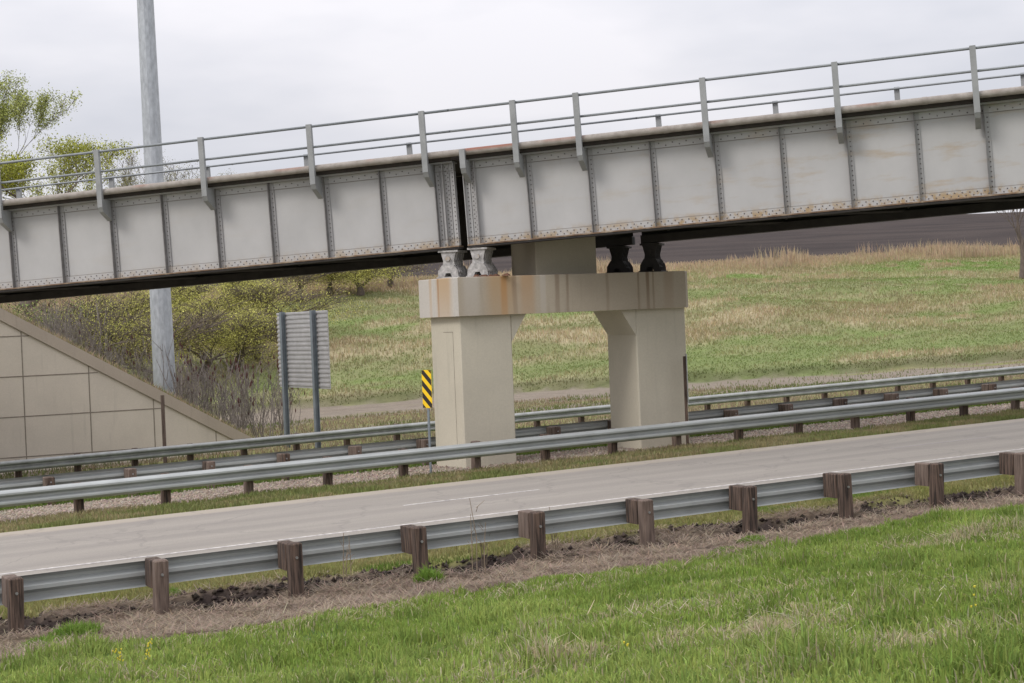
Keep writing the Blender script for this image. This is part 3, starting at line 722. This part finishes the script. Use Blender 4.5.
# ------------------------------------------------------------------ vegetation: blades
def blades(name, t, P, h, w, cols, lean=.35, label=None, cat=None, curl=.5, mat='blade', tip=.3):
    base = ground(t, P); K = len(t); a = RNG.uniform(0, 2*np.pi, K); ll = RNG.uniform(0, 1, K)*lean
    d = np.stack([np.cos(a), np.sin(a), np.zeros(K)], 1); b = RNG.uniform(-.5, .5, K)
    side = np.stack([np.cos(b), np.sin(b), np.zeros(K)], 1)     # random facing
    w = w[:, None]; hz = h[:, None]; up = np.array([0, 0, 1.])
    mid = base + up*hz*.55 + d*hz*(ll[:, None]*.45); tp_ = base + up*hz*(1-curl*ll[:, None]*.6) + d*hz*ll[:, None]*1.25
    base = base - up*.02
    v = np.stack([base-side*w*.5, base+side*w*.5, mid+side*w*.42, mid-side*w*.42, tp_], 1)
    o = raw_mesh(name, v, 5, [(0, 1, 2, 3), (3, 2, 4)], M[mat], cols)
    return props(o, label, cat, kind='stuff')
def jitter(c, K, a=.25):
    return np.clip(c * (1+RNG.uniform(-a, a, (K, 1))) * (1+RNG.uniform(-.08, .08, (K, 3))), .005, .9)
def ypt(x, yb, z0=.3):
    d = fw*F+RT*(x-CX)-UP*(yb-CY); s = (z0-H)/(d[2]-GR*(d @ U)); Xp = CAM+d*s
    for _ in range(4):
        z0 = float(zrel(Xp @ U, Xp @ N)); s = (z0-H)/(d[2]-GR*(d @ U)); Xp = CAM+d*s
    return gpt(Xp @ U, Xp @ N)
DS = [(x_, y_, a_, b_, to_tp(ypt(x_, y_))) for x_, y_, a_, b_ in ((760, 632, 1.0, .8), (720, 645, .8, .6), (1000, 535, 1.6, .9), (900, 650, .6, .5), (1010, 600, .7, .8), (560, 660, .5, .4))]
def dryspot(t, P):
    r = .22*sst(.55, .7, fbm(t*.55+9, P*.8, 107))
    for _, _, a_, b_, (t0, p0) in DS: r = r + .62*np.exp(-((t-t0)/a_)**2-((P-p0)/b_)**2)*sst(.3, .5, fbm(t*2, P*2, 109))
    return r
# bank turf (only where the picture can see it)
K = 420000
P = RNG.uniform(7.5, 21.6, K); t = RNG.uniform(-3.5, 27, K)
X = ground(t, P)
def inview(X, m=40):
    r = X-CAM; dz = r @ fw; x = CX+F*(r @ RT)/dz; y = CY-F*(r @ UP)/dz
    return (dz > 1) & (x > -m) & (x < 1024+m) & (y < 683+m*2.5) & (y > -m)
cl = fbm(t*1.6, P*1.6, 131)
ok = inview(X, 60) & (P < edge(t, P)+(cl-.5)*.5)
t, P = t[ok], P[ok]; K = len(t); print('turf', K)
clump = fbm(t*2.2, P*2.2, 101); big = fbm(t*.5, P*.7, 103); dry = sst(.53, .68, fbm(t*.55+9, P*.8, 107))
tuf = sst(.55, .72, fbm(t*1.1+3, P*1.1, 113)); h = (.04+.2*clump**1.3*RNG.uniform(.4, 1.5, K)*(1+.4*sst(.5, .7, big)))*(.75+.7*tuf)
col = mixc(np.broadcast_to(c3(.22, .295, .065), (K, 3)), c3(.29, .36, .095), sst(.35, .65, big))
col = mixc(col, c3(.13, .19, .045), sst(.5, .7, clump)*.5)
col = mixc(col, c3(.42, .37, .23), ((RNG.random(K) < .04+dryspot(t, P))).astype(float))
blades('turf', t, P, h, .008+.008*RNG.random(K), jitter(col, K), .8, 'bright green spring turf covering the near bank', 'grass', .9)
# straw litter lying on the dirt
def litter(name, Kn, t0, t1, P0, P1, L, col, cond, label):
    t = RNG.uniform(t0, t1, Kn); P = RNG.uniform(P0, P1, Kn); ok = cond(t, P) & inview(ground(t, P)); t, P = t[ok], P[ok]; K = len(t)
    b = ground(t, P)+np.array([0, 0, .01])*RNG.uniform(.3, 3, (K, 1)); a = RNG.uniform(0, 6.28, K)
    d = np.stack([np.cos(a), np.sin(a), RNG.uniform(-.05, .45, K)], 1)*(L*RNG.uniform(.4, 1.4, K))[:, None]
    s = np.stack([-np.sin(a), np.cos(a), np.zeros(K)], 1)*.006
    v = np.stack([b-s, b+s, b+d+s*.5, b+d-s*.5], 1)
    return props(raw_mesh(name, v, 4, [(0, 1, 2, 3)], M['blade'], jitter(col(t, P), K, .35)), label, 'dead grass', kind='stuff')
litter('straw_litter', 95000, -3, 28, 19.2, 23.5, .17, lambda t, P: mixc(np.broadcast_to(c3(.25, .19, .15), t.shape+(3,)), c3(.38, .31, .23), fbm(t*1.3, P*1.3, 141)), lambda t, P: (P > edge(t, P)-.2) & ~((fbm(t*1.1+5, P*1.9, 31) > .46) & (P > 21.9)), 'dead brown straw matted over the dirt by the nearest guardrail')
litter('dead_thatch', 60000, -2, 27, 9, 21, .22, lambda t, P: np.broadcast_to(c3(.44, .38, .27), t.shape+(3,)), lambda t, P: dryspot(t, P)*1.2 > RNG.random(len(t)), 'pale matted dead grass lying in patches on the green bank')
K = 9000; t = RNG.uniform(-2, 28, K); P = RNG.uniform(21.9, 23.4, K); okc = fbm(t*1.1+5, P*1.9, 31) > .46; t, P = t[okc], P[okc]; X = ground(t, P); K = len(X)
r = RNG.uniform(.012, .055, K)[:, None]; o6 = np.array([[1, 0, 0], [0, 1, 0], [-1, 0, 0], [0, -1, 0], [.1, .1, .9], [0, 0, -.5]], float)
v = X[:, None, :] + (o6[None]*RNG.uniform(.5, 1.5, (K, 6, 3)))*r[:, :, None]
props(raw_mesh('soil_clods', v, 6, [(0, 1, 4), (1, 2, 4), (2, 3, 4), (3, 0, 4), (1, 0, 5), (2, 1, 5), (3, 2, 5), (0, 3, 5)], M['blade'], jitter(mixc(np.broadcast_to(c3(.055, .042, .036), (K, 3)), c3(.13, .10, .085), RNG.random(K)**2), K, .3)), 'dark broken soil lumps along the feet of the nearest timber posts', 'soil', kind='stuff')
# verge grass strips
def verge(name, Kn, t0, t1, P0, P1, hm, col, label, cond=None, w=.014):
    t = RNG.uniform(t0, t1, Kn); P = RNG.uniform(P0, P1, Kn); ok = inview(ground(t, P))
    if cond is not None: ok &= cond(t, P)
    t, P = t[ok], P[ok]; K = len(t)
    return blades(name, t, P, hm*RNG.uniform(.4, 1.3, K)*(.6+.8*fbm(t*1.5, P*1.5, 151)), np.full(K, w), jitter(col(t, P), K), .7, label, 'grass')
verge('verge_grass', 60000, -2, 34, 23.35, 24.95, .08, lambda t, P: mixc(mixc(np.broadcast_to(c3(.2, .22, .06), t.shape+(3,)), c3(.33, .29, .15), fbm(t*1.2, P*2, 153)), c3(.15, .22, .05), sst(.6, .7, fbm(t*.4, P, 155))), 'short yellowish grass between the nearest guardrail and the road')
verge('median_grass', 60000, 0, 50, 33.9, 36.6, .11, lambda t, P: mixc(np.broadcast_to(c3(.185, .205, .075), t.shape+(3,)), c3(.3, .25, .14), sst(.34, .58, fbm(t*.8, P*1.6, 157))*.85), 'thin green and tan grass along the far edge of the near road', lambda t, P: P < 36.3+(fbm(t*.8, P*.8, 81)-.5)*-1.4, w=.02)
verge('median_grass', 30000, 0, 50, 39.2, 42.2, .14, lambda t, P: np.broadcast_to(c3(.14, .19, .05), t.shape+(3,)), 'green grass strip beyond the gravel of the median', w=.022)
verge('roadside_grass', 50000, 0, 75, 52.1, 72, .16, lambda t, P: mixc(np.broadcast_to(c3(.15, .18, .06), t.shape+(3,)), c3(.3, .24, .16), sst(.4, .55, fbm(t/7., P/2.5, 91))), 'low patchy grass behind the farthest guardrail', lambda t, P: ((P < 59) | (wall_line(t) < -1.0)) & (P < np.interp(t, FT, FP)-8+(fbm(t/3., P/2., 99)-.5)*5+(RNG.random(len(t)) < .12)*12), w=.03)
# hill cover
K = 190000; t = RNG.uniform(8, 118, K); P = 66+RNG.random(K)*51
ok = inview(ground(t, P)) & (P > np.interp(t, FT, FP)); t, P = t[ok], P[ok]; K = len(t)
hc = hillcol(t, P); dryk = np.clip((hc[:, 0]-.17)/.12, 0, 1); kk = (P-np.interp(t, FT, FP))/(115-np.interp(t, FT, FP))
h = (.08+.18*dryk+.12*sst(.86, .97, kk)*fbm(t/3., P/3., 7)*1.5)*RNG.uniform(.3, 1.6, K)
blades('hill_grass', t, P, h, .035+.03*RNG.random(K), jitter(hc*1.3, K, .12), .7, 'mixed green and tan rough grass over the hillside', 'grass')
# tall dry grass on the crest and along the coping
K = 26000; t = RNG.uniform(25, 118, K); P = RNG.uniform(109, 116.5, K); ok = inview(ground(t, P)) & (fbm(t/4., P/3., 161) > .5); t, P = t[ok], P[ok]; K = len(t)
blades('dry_tall_grass', t, P, RNG.uniform(.25, 1.2, K)*(.05+1.3*sst(.3, .75, fbm(t/3., P*0, 163))), np.full(K, .045), jitter(np.broadcast_to(c3(.42, .33, .22), (K, 3)), K, .3), .3, 'tall tan dead grass standing along the hill crest below the ploughed field', 'grass')
K = 15000; t = RNG.uniform(4, 18.6, K); P = 59.3+RNG.random(K)**1.6*3.2
blades('dry_slope_grass', t, P, RNG.uniform(.1, .42, K), np.full(K, .02), jitter(mixc(np.broadcast_to(c3(.4, .31, .21), (K, 3)), c3(.2, .22, .08), (RNG.random(K) < .35).astype(float)), K, .3), .6, 'tan dead grass hanging along the top of the sloping coping', 'grass')
# gravel stones in the median
K = 26000; t = RNG.uniform(2, 50, K); P = RNG.uniform(36.2, 39.4, K); X = ground(t, P); ok = inview(X); X = X[ok]; K = len(X)
r = RNG.uniform(.015, .05, K)[:, None]; o6 = np.array([[1, 0, 0], [0, 1, 0], [-1, 0, 0], [0, -1, 0], [.1, .1, .8], [0, 0, -.5]], float)
v = X[:, None, :] + (o6[None]*RNG.uniform(.6, 1.4, (K, 6, 3)))*r[:, :, None]
props(raw_mesh('gravel', v, 6, [(0, 1, 4), (1, 2, 4), (2, 3, 4), (3, 0, 4), (1, 0, 5), (2, 1, 5), (3, 2, 5), (0, 3, 5)], M['blade'], jitter(mixc(np.broadcast_to(c3(.52, .44, .36), (K, 3)), c3(.34, .27, .22), RNG.random(K)), K, .3)), 'loose tan gravel spread along the median around the pier', 'gravel', kind='stuff')

# ------------------------------------------------------------------ trees and shrubs
def grow(seed, height, r0, levels=5, spread=.5, up=.25, nch=(2, 3), ratio=.72, gnarl=.12, first=.28):
    rnd = random.Random(seed); segs = []; tips = []
    def rec(p, d, L, r, lv):
        pts = [p]; rad = [r]; n = 3
        for k in range(n):
            d = d + np.array([rnd.gauss(0, gnarl), rnd.gauss(0, gnarl), rnd.gauss(0, gnarl)*.6+up*.12]); d /= np.linalg.norm(d)
            p = p + d*L/n; pts.append(p); rad.append(r*(1-.42*(k+1)/n))
        segs.append((pts, rad, lv))
        if lv == 0: tips.append((p, d, L)); return
        if lv <= 2: tips.append(((pts[1]+pts[2])/2, d, L))
        for c in range(rnd.randint(*nch)):
            a = rnd.uniform(0, 6.28); s = rnd.uniform(.5, 1.2)*spread
            o = np.array([math.cos(a), math.sin(a), rnd.uniform(-.2, .5)]); dd = d + o*s; dd /= np.linalg.norm(dd)
            q = pts[-1] if c < 2 else pts[2]
            rec(q, dd, L*ratio*rnd.uniform(.8, 1.15), rad[-1]*(.82 if c == 0 else .62), lv-1)
    rec(np.zeros(3), np.array([0, 0, 1.]), height*first, r0, levels)
    return segs, tips
def plant(name, base, label, cat, seed, height, r0, levels, leafn, leafsize, leafcol, bark='bark', spread=.5, up=.25, nch=(2, 3), ratio=.72, gnarl=.12, first=.28, leafspread=.5, group=None, crown_flat=1.0, drop=0., minr=.012, wide=1.):
    segs, tips = grow(seed, height, r0, levels, spread, up, nch, ratio, gnarl, first)
    sc_ = np.array([wide, wide, 1.]); segs = [([q_*sc_ for q_ in a_], b_, c_) for a_, b_, c_ in segs]; tips = [(a_*sc_, b_, c_) for a_, b_, c_ in tips]
    top = max(p[2] for s in segs for p in s[0]); k = height/top
    if name == 'bush': tips = tips + [(np.array(p_)*np.array([1.5, 1.5, .75]), np.array([0, 0, 1.]), 1) for a_, b_, c_ in segs if c_ >= 1 for p_ in a_[1:]]
    ce = np.mean([a_[0] for a_ in tips], 0); sh_ = lambda q_: np.array([q_[0]-ce[0]*q_[2]/ce[2], q_[1]-ce[1]*q_[2]/ce[2], q_[2]])
    segs = [([sh_(q_) for q_ in a_], b_, c_) for a_, b_, c_ in segs]; tips = [(sh_(a_), b_, c_) for a_, b_, c_ in tips]
    root = thing(name, (0, 0, 0), label, cat, group)
    tr = MB(); lb = MB()
    for pts, rad, lv in segs:
        (tr if lv >= levels-1 else lb).tube([np.array(p)*k for p in pts], [max(r*k, minr) for r in rad], 6 if lv > 1 else 3, False)
    to = tr.build('trunk', M[bark], root, True)
    if lb.v: lb.build('limbs', M[bark], root, False)
    if leafn:
        rg = np.random.default_rng(seed); P_ = np.array([t_[0] for t_ in tips])*k; D = np.array([t_[1] for t_ in tips])
        idx = rg.integers(0, len(P_), leafn); dens = rg.random(len(P_)); keep = dens[idx] > drop; idx = idx[keep]; n = len(idx)
        c = P_[idx] + rg.normal(0, 1, (n, 3))*leafspread*np.array([wide**.5, wide**.5, 1]) + D[idx]*rg.uniform(-.6, .6, (n, 1))*leafspread*2
        a = rg.normal(0, 1, (n, 3)); a /= np.linalg.norm(a, axis=1)[:, None]; b = np.cross(a, rg.normal(0, 1, (n, 3))); b /= np.linalg.norm(b, axis=1)[:, None]
        s = leafsize*rg.uniform(.5, 1.3, (n, 1)); v = np.stack([c-a*s, c-b*s*.45, c+a*s, c+b*s*.45], 1)
        cc = np.array(leafcol[0])*(1-rg.random((n, 1))) + np.array(leafcol[1])*rg.random((n, 1)); cc = cc*(.7+.5*dens[idx][:, None])
        raw_mesh('crown', v, 4, [(0, 1, 2, 3)], M['leaf'], cc, root)
    root.location = tuple(base); return root
YG = ((.30, .33, .05), (.22, .26, .045)); YG2 = ((.38, .36, .04), (.25, .27, .05)); DG = ((.12, .17, .05), (.17, .2, .06))
def place(x, P, yb=300):
    X = onP(x, yb, P); t, p = to_tp(X); return gpt(t, p)
def hgt(x, ytop, P): X = onP(x, ytop, P); t, p = to_tp(X); return X[2]-gpt(t, p)[2]
plant('cottonwood_tree', place(-14, 122), 'tallest tree at the left, open crown of pale green new leaves above the bridge', 'tree', 11, hgt(-2, 76, 122), .42, 7, 30000, .08, ((.42, .45, .14), (.3, .33, .12)), spread=.5, leafspread=.24, drop=.15, ratio=.74, up=.35, wide=.85)
plant('willow_tree', place(24, 112), 'rounded yellow green willow below the tallest tree', 'tree', 23, hgt(22, 138, 112), .3, 6, 22000, .08, ((.42, .42, .08), (.3, .33, .07)), spread=.62, leafspread=.26, first=.2, drop=.1, nch=(2, 4), wide=1.5)
plant('willow_tree', place(72, 116), 'small yellow green willow just left of the second railing post', 'tree', 37, hgt(75, 151, 116), .22, 6, 9000, .075, ((.42, .42, .08), (.3, .33, .07)), spread=.6, leafspread=.22, first=.22, drop=.2, nch=(2, 3))
for x, yt, P_, sd, lab in ((124, 168, 150, 41, 'small hazy budding tree left of the mast above the bridge'), (150, 150, 152, 43, 'thin budding tree partly behind the mast above the bridge'), (184, 152, 155, 47, 'thin budding tree just right of the mast'), (216, 172, 158, 53, 'lowest sparse budding tree, rightmost of those beyond the left span')):
    plant('budding_tree', place(x, P_), lab, 'tree', sd, hgt(x, yt, P_), .16, 6, 4000, .06, ((.3, .28, .12), (.24, .24, .1)), spread=.6, leafspread=.25, first=.24, nch=(2, 3), group='budding trees far behind the left span')
# bare tree at the right edge
plant('bare_tree', place(1023, 96, 285), 'leafless grey tree on the hill at the right edge of the view', 'tree', 67, 9.0, .2, 6, 0, .1, YG, spread=.55, nch=(3, 3), first=.2, gnarl=.07, up=.3, minr=.016)
# bushes on the hill behind the wall
BW = [(40, 306, 87, 'dull'), (112, 302, 89, 'yel'), (150, 306, 88, 'dull'), (194, 300, 90, 'yel'), (231, 302, 91, 'yel'), (259, 304, 93, 'dull'), (18, 296, 92, 'green'), (62, 300, 95, 'dull'), (95, 290, 100, 'dull'), (128, 285, 98, 'yel'), (176, 280, 104, 'yel'), (212, 288, 98, 'yel'), (246, 276, 104, 'yel'), (272, 280, 97, 'yel'), (300, 272, 108, 'dull'), (330, 268, 110, 'yel'), (362, 274, 109, 'yel'), (392, 268, 112, 'dull')]
BL = {40: 'low brown bush just above the coping at the far left', 112: 'low yellow green bush in front, nearer to the coping', 150: 'low brown bush whose middle the mast covers', 194: 'low yellow green bush in front, right of the mast', 231: 'low yellow bush in front, halfway to the ribbed sign', 259: 'low brown bush just left of the ribbed sign', 18: 'green bush at the far left under the bridge', 62: 'brown twiggy bush above the sloping coping', 95: 'brown twiggy bush next to the mast, on its left', 128: 'yellow green bush touching the left side of the mast', 176: 'yellow green bush touching the right side of the mast', 212: 'bright yellow bush midway between mast and ribbed sign', 246: 'yellow green bush up the slope, left of the ribbed sign', 272: 'yellow green bush whose foot the ribbed sign hides', 300: 'brown twiggy bush above the ribbed sign', 330: 'olive bush just right of the ribbed sign, near the girder', 362: 'low olive bush farther right of the ribbed sign', 392: 'dull bush nearest the pier cap on its left'}
for i_, (x, yt, P_, kd) in enumerate(BW):
    colr = {'green': ((.16, .24, .07), (.22, .27, .09)), 'dull': ((.24, .18, .12), (.27, .25, .1)), 'yel': ((.52, .49, .14), (.40, .40, .13))}[kd]
    plant('bush', place(x, P_, 330), BL[x], 'bush', 200+i_, max(3.0, hgt(x, yt, P_)), .09, 5, 11000 if kd != 'dull' else 5500, .055, colr, spread=.8, up=.1, first=.07, leafspread=.24, nch=(3, 4), ratio=.85, group='bushes on the slope behind the retaining wall', drop=.05, minr=.014, wide=1.9)
# bare sumac: one of each kind, then copies
def sumac(seed, h, heads):
    rnd = random.Random(seed); root = thing('sumac_shrub', (0, 0, 0), 'bare grey sumac stem cluster with dark red seed heads, in the thicket behind the wall', 'shrub', 'bare sumac shrubs behind the retaining wall')
    st = MB(); tips = []
    for k in range(rnd.randint(3, 5)):
        a = rnd.uniform(0, 6.28); r = rnd.uniform(0, .35); p = np.array([math.cos(a)*r, math.sin(a)*r, -.1]); d = np.array([rnd.gauss(0, .24), rnd.gauss(0, .24), 1.]); L = h*rnd.uniform(.65, 1)
        q = p+d*L*.55; e = q+(d+[rnd.gauss(0, .12), rnd.gauss(0, .12), 0])*L*.42
        st.tube([p, (p+q)/2+[rnd.gauss(0, .05), 0, 0], q, e], [.016, .013, .01, .007], 5); tips.append(e)
        for b in range(rnd.randint(2, 4)):
            f_ = rnd.uniform(.3, .9); s = p+(e-p)*f_; dd = np.array([rnd.gauss(0, .5), rnd.gauss(0, .5), .9]); l = L*rnd.uniform(.15, .35)
            st.tube([s, s+dd*l*.5+[0, 0, .02], s+dd*l+[0, 0, .08*l]], [.010, .008, .005], 4); tips.append(s+dd*l)
    st.build('stems', M['bark2'], root)
    for e in tips:
        if rnd.random() < heads: MB().tube([e-[0, 0, .02], e+[0, 0, .04], e+[0, 0, .1], e+[0, 0, .16]], [.008, .028, .024, .006], 6).build('seed_head', M['sumac'], root)
    return root
protos = [sumac(300+k, 2.5, (0, .5, .1, .45, 0, .2)[k]) for k in range(6)]
sp = []; rs = random.Random(9)
while len(sp) < 125:
    x = rs.uniform(48, 292); P_ = rs.uniform(60.6, 74); X = onP(x, 400, P_); t, p = to_tp(X)
    if x < 120 and rs.random() < .35: continue
    if x > 262 and rs.random() < .4: continue
    sp.append((t, p, x))
for k, (t, p, x) in enumerate(sp):
    o = protos[k] if k < 6 else copy_tree(protos[(k % 6) if x > 150 else (0, 2, 4)[k % 3]])
    o.location = tuple(gpt(t, p)); o.rotation_euler[2] = rs.uniform(0, 6.28); s = rs.uniform(.75, 1.2)*(1.15 if x > 170 else 1); o.scale = (s, s, s)
# dried weed stalks and flowering weeds near the camera
def stalks(seed, h):
    rnd = random.Random(seed); root = thing('dry_weed', (0, 0, 0), 'thin dried weed stalk', 'weed', 'dried weed stalks by the nearest guardrail')
    mb = MB()
    for k in range(3):
        p = np.array([rnd.gauss(0, .05), rnd.gauss(0, .05), -.05]); d = np.array([rnd.gauss(0, .05), rnd.gauss(0, .05), 1]); hh_ = h*rnd.uniform(.6, 1)
        mb.tube([p, p+d*hh_*.5, p+d*hh_+[rnd.gauss(0, .04), 0, 0]], [.007, .0055, .004], 4)
        for b in range(3):
            s = p+d*hh_*rnd.uniform(.4, .9); mb.tube([s, s+np.array([rnd.gauss(0, .06), rnd.gauss(0, .06), .1])], [.005, .003], 3)
    mb.build('stems', M['straw'], root); return root
M['straw'] = simple('dry_stalk', (.26, .2, .14), .3, 10, .9)
for k, (x, yb, lab) in enumerate([(478, 575, 'tallest dried weed stalk, rising over the beam between the fourth and fifth timber posts'), (487, 562, 'shorter dried weed beside the tallest stalk at the nearest guardrail'), (558, 552, 'dried weed stalk just right of the fifth timber post'), (653, 545, 'dried weed leaning beside the sixth timber post'), (348, 590, 'dried weed stalk in front of the beam, left of centre')]):
    o = stalks(400+k, [1.25, .8, 1.0, .55, .9][k]); o['label'] = lab
    d = fw*F+RT*(x-CX)-UP*(yb-CY); s = (0-H)/(d[2]-GR*(d @ U)); Xp = CAM+d*s; o.location = tuple(gpt(Xp @ U, Xp @ N))
M['flower'] = simple('yellow_flowers', (.75, .62, .05), .2, 20, .7); M['stem'] = simple('green_stem', (.14, .2, .05), .2, 10, .8)
for k, (x, yb, h_, lab) in enumerate([(123, 668, .24, 'yellow flowering weed, left of the pair at the bottom left'), (151, 668, .3, 'yellow flowering weed, right and taller of the pair at the bottom left'), (636, 670, .22, 'yellow flowering weed at the bottom, right of centre'), (973, 622, .3, 'slender yellowish weed in the turf at the right')]):
    rnd = random.Random(500+k); root = thing('flowering_weed', (0, 0, 0), lab, 'weed', 'yellow flowering weeds in the turf'); st = MB(); fl = MB()
    for q_ in range(2 if k < 2 else 1):
        p = np.array([rnd.gauss(0, .04), rnd.gauss(0, .04), -.02]); e = p+np.array([rnd.gauss(0, .05), rnd.gauss(0, .05), h_*rnd.uniform(.7, 1.1)]); st.tube([p, (p+e)/2, e], [.005, .004, .003], 4)
        for m_ in range(9 if k < 2 else 5):
            c = e+(p-e)*rnd.uniform(0, .6)+np.array([rnd.gauss(0, .012), rnd.gauss(0, .012), 0]); fl.tube([c, c+[0, 0, .014]], [.006, .010], 5)
    st.build('stems', M['stem'], root); fl.build('flowers', M['flower'], root); root.location = tuple(ypt(x, yb))
# green clumps growing out of the dirt
CL = [(75, 636, .34, .22, 'round green grass clump in the dirt at the left'), (42, 646, .3, .16, 'low green grass clump at the far left of the dirt'), (429, 580, .22, .26, 'small dark green clump at the foot of the fourth timber post'), (172, 594, .14, .15, 'tiny green clump right of the second timber post'), (755, 541, .3, .12, 'low green clump in the dirt below the gap right of the seventh post'), (724, 552, .25, .1, 'smallest green patch in the dirt right of centre')]
for k, (x, yb, rad, h_, lab) in enumerate(CL):
    b = ypt(x, yb); t0, p0 = to_tp(b); n = int(2600*rad); a = RNG.uniform(0, 6.28, n); r = rad*np.sqrt(RNG.random(n)); tt = t0+np.cos(a)*r; pp = p0+np.sin(a)*r*.8
    o = blades('grass_clump', tt, pp, h_*RNG.uniform(.5, 1.2, n)*(1-.6*(r/rad)**2), np.full(n, .012), jitter(np.broadcast_to(c3(.17, .27, .05), (n, 3)), n), .9, lab, 'grass clump', .8)
    del o['kind']; o['group'] = 'green clumps in the dirt'

# ------------------------------------------------------------------ sky, sun, camera
sc = bpy.context.scene; w = bpy.data.worlds.new('World'); sc.world = w; w.use_nodes = True; nt = w.node_tree
SE, SR = 40, 232
sky = nt.nodes.new('ShaderNodeTexSky'); sky.sky_type = 'NISHITA'; sky.sun_disc = False; sky.sun_elevation = math.radians(SE); sky.sun_rotation = math.radians(SR)
tc = nt.nodes.new('ShaderNodeTexCoord'); mpn = nt.nodes.new('ShaderNodeMapping'); mpn.inputs['Scale'].default_value = (1, 1, 3.2); nt.links.new(tc.outputs['Generated'], mpn.inputs['Vector'])
cn = nt.nodes.new('ShaderNodeTexNoise'); cn.inputs['Scale'].default_value = 3.2; cn.inputs['Detail'].default_value = 5; cn.inputs['Roughness'].default_value = .5; nt.links.new(mpn.outputs['Vector'], cn.inputs['Vector'])
rp = nt.nodes.new('ShaderNodeValToRGB'); nt.links.new(cn.outputs['Fac'], rp.inputs['Fac']); e = rp.color_ramp.elements
e[0].position = .38; e[0].color = (.65, .66, .72, 1); e[1].position = .62; e[1].color = (.845, .83, .87, 1)
sx = nt.nodes.new('ShaderNodeSeparateXYZ'); nt.links.new(tc.outputs['Generated'], sx.inputs[0])
mr = nt.nodes.new('ShaderNodeMapRange'); nt.links.new(sx.outputs[2], mr.inputs[0]); mr.inputs[1].default_value = .12; mr.inputs[2].default_value = 1; mr.inputs[3].default_value = 10.7; mr.inputs[4].default_value = 25.
vm = nt.nodes.new('ShaderNodeVectorMath'); vm.operation = 'SCALE'; nt.links.new(rp.outputs['Color'], vm.inputs[0]); nt.links.new(mr.outputs[0], vm.inputs['Scale'])
mxn = nt.nodes.new('ShaderNodeMix'); mxn.data_type = 'RGBA'; mxn.inputs[0].default_value = .95; nt.links.new(sky.outputs[0], mxn.inputs[6]); nt.links.new(vm.outputs[0], mxn.inputs[7])
bg = nt.nodes['Background']; nt.links.new(mxn.outputs[2], bg.inputs['Color']); bg.inputs['Strength'].default_value = .1
L = bpy.data.lights.new('sun', 'SUN'); L.energy = 1.5; L.angle = math.radians(18); L.color = (1, .96, .9)
lo = bpy.data.objects.new('sun', L); C.objects.link(lo)
from mathutils import Vector, Matrix
az = math.radians(SR)     # sun direction vector (from the left, behind the viewer)
sd = Vector((math.sin(az)*math.cos(math.radians(SE)), math.cos(az)*math.cos(math.radians(SE)), math.sin(math.radians(SE))))
lo.rotation_euler = sd.to_track_quat('Z', 'Y').to_euler()
cam = bpy.data.cameras.new('camera'); co = bpy.data.objects.new('camera', cam); C.objects.link(co)
Mx = Matrix(((RT[0], UP[0], -fw[0], CAM[0]), (RT[1], UP[1], -fw[1], CAM[1]), (RT[2], UP[2], -fw[2], CAM[2]), (0, 0, 0, 1)))
co.matrix_world = Mx; cam.sensor_width = 36; cam.lens = F*36/1024; cam.clip_end = 5000; cam.clip_start = .1
sc.camera = co; sc.render.engine = 'CYCLES'; sc.render.resolution_x = 1024; sc.render.resolution_y = 683
sc.view_settings.view_transform = 'Standard'; sc.view_settings.look = 'None'; sc.view_settings.exposure = 0; sc.view_settings.gamma = 1
for o in bpy.data.objects:
    if '_b' in o: del o['_b']
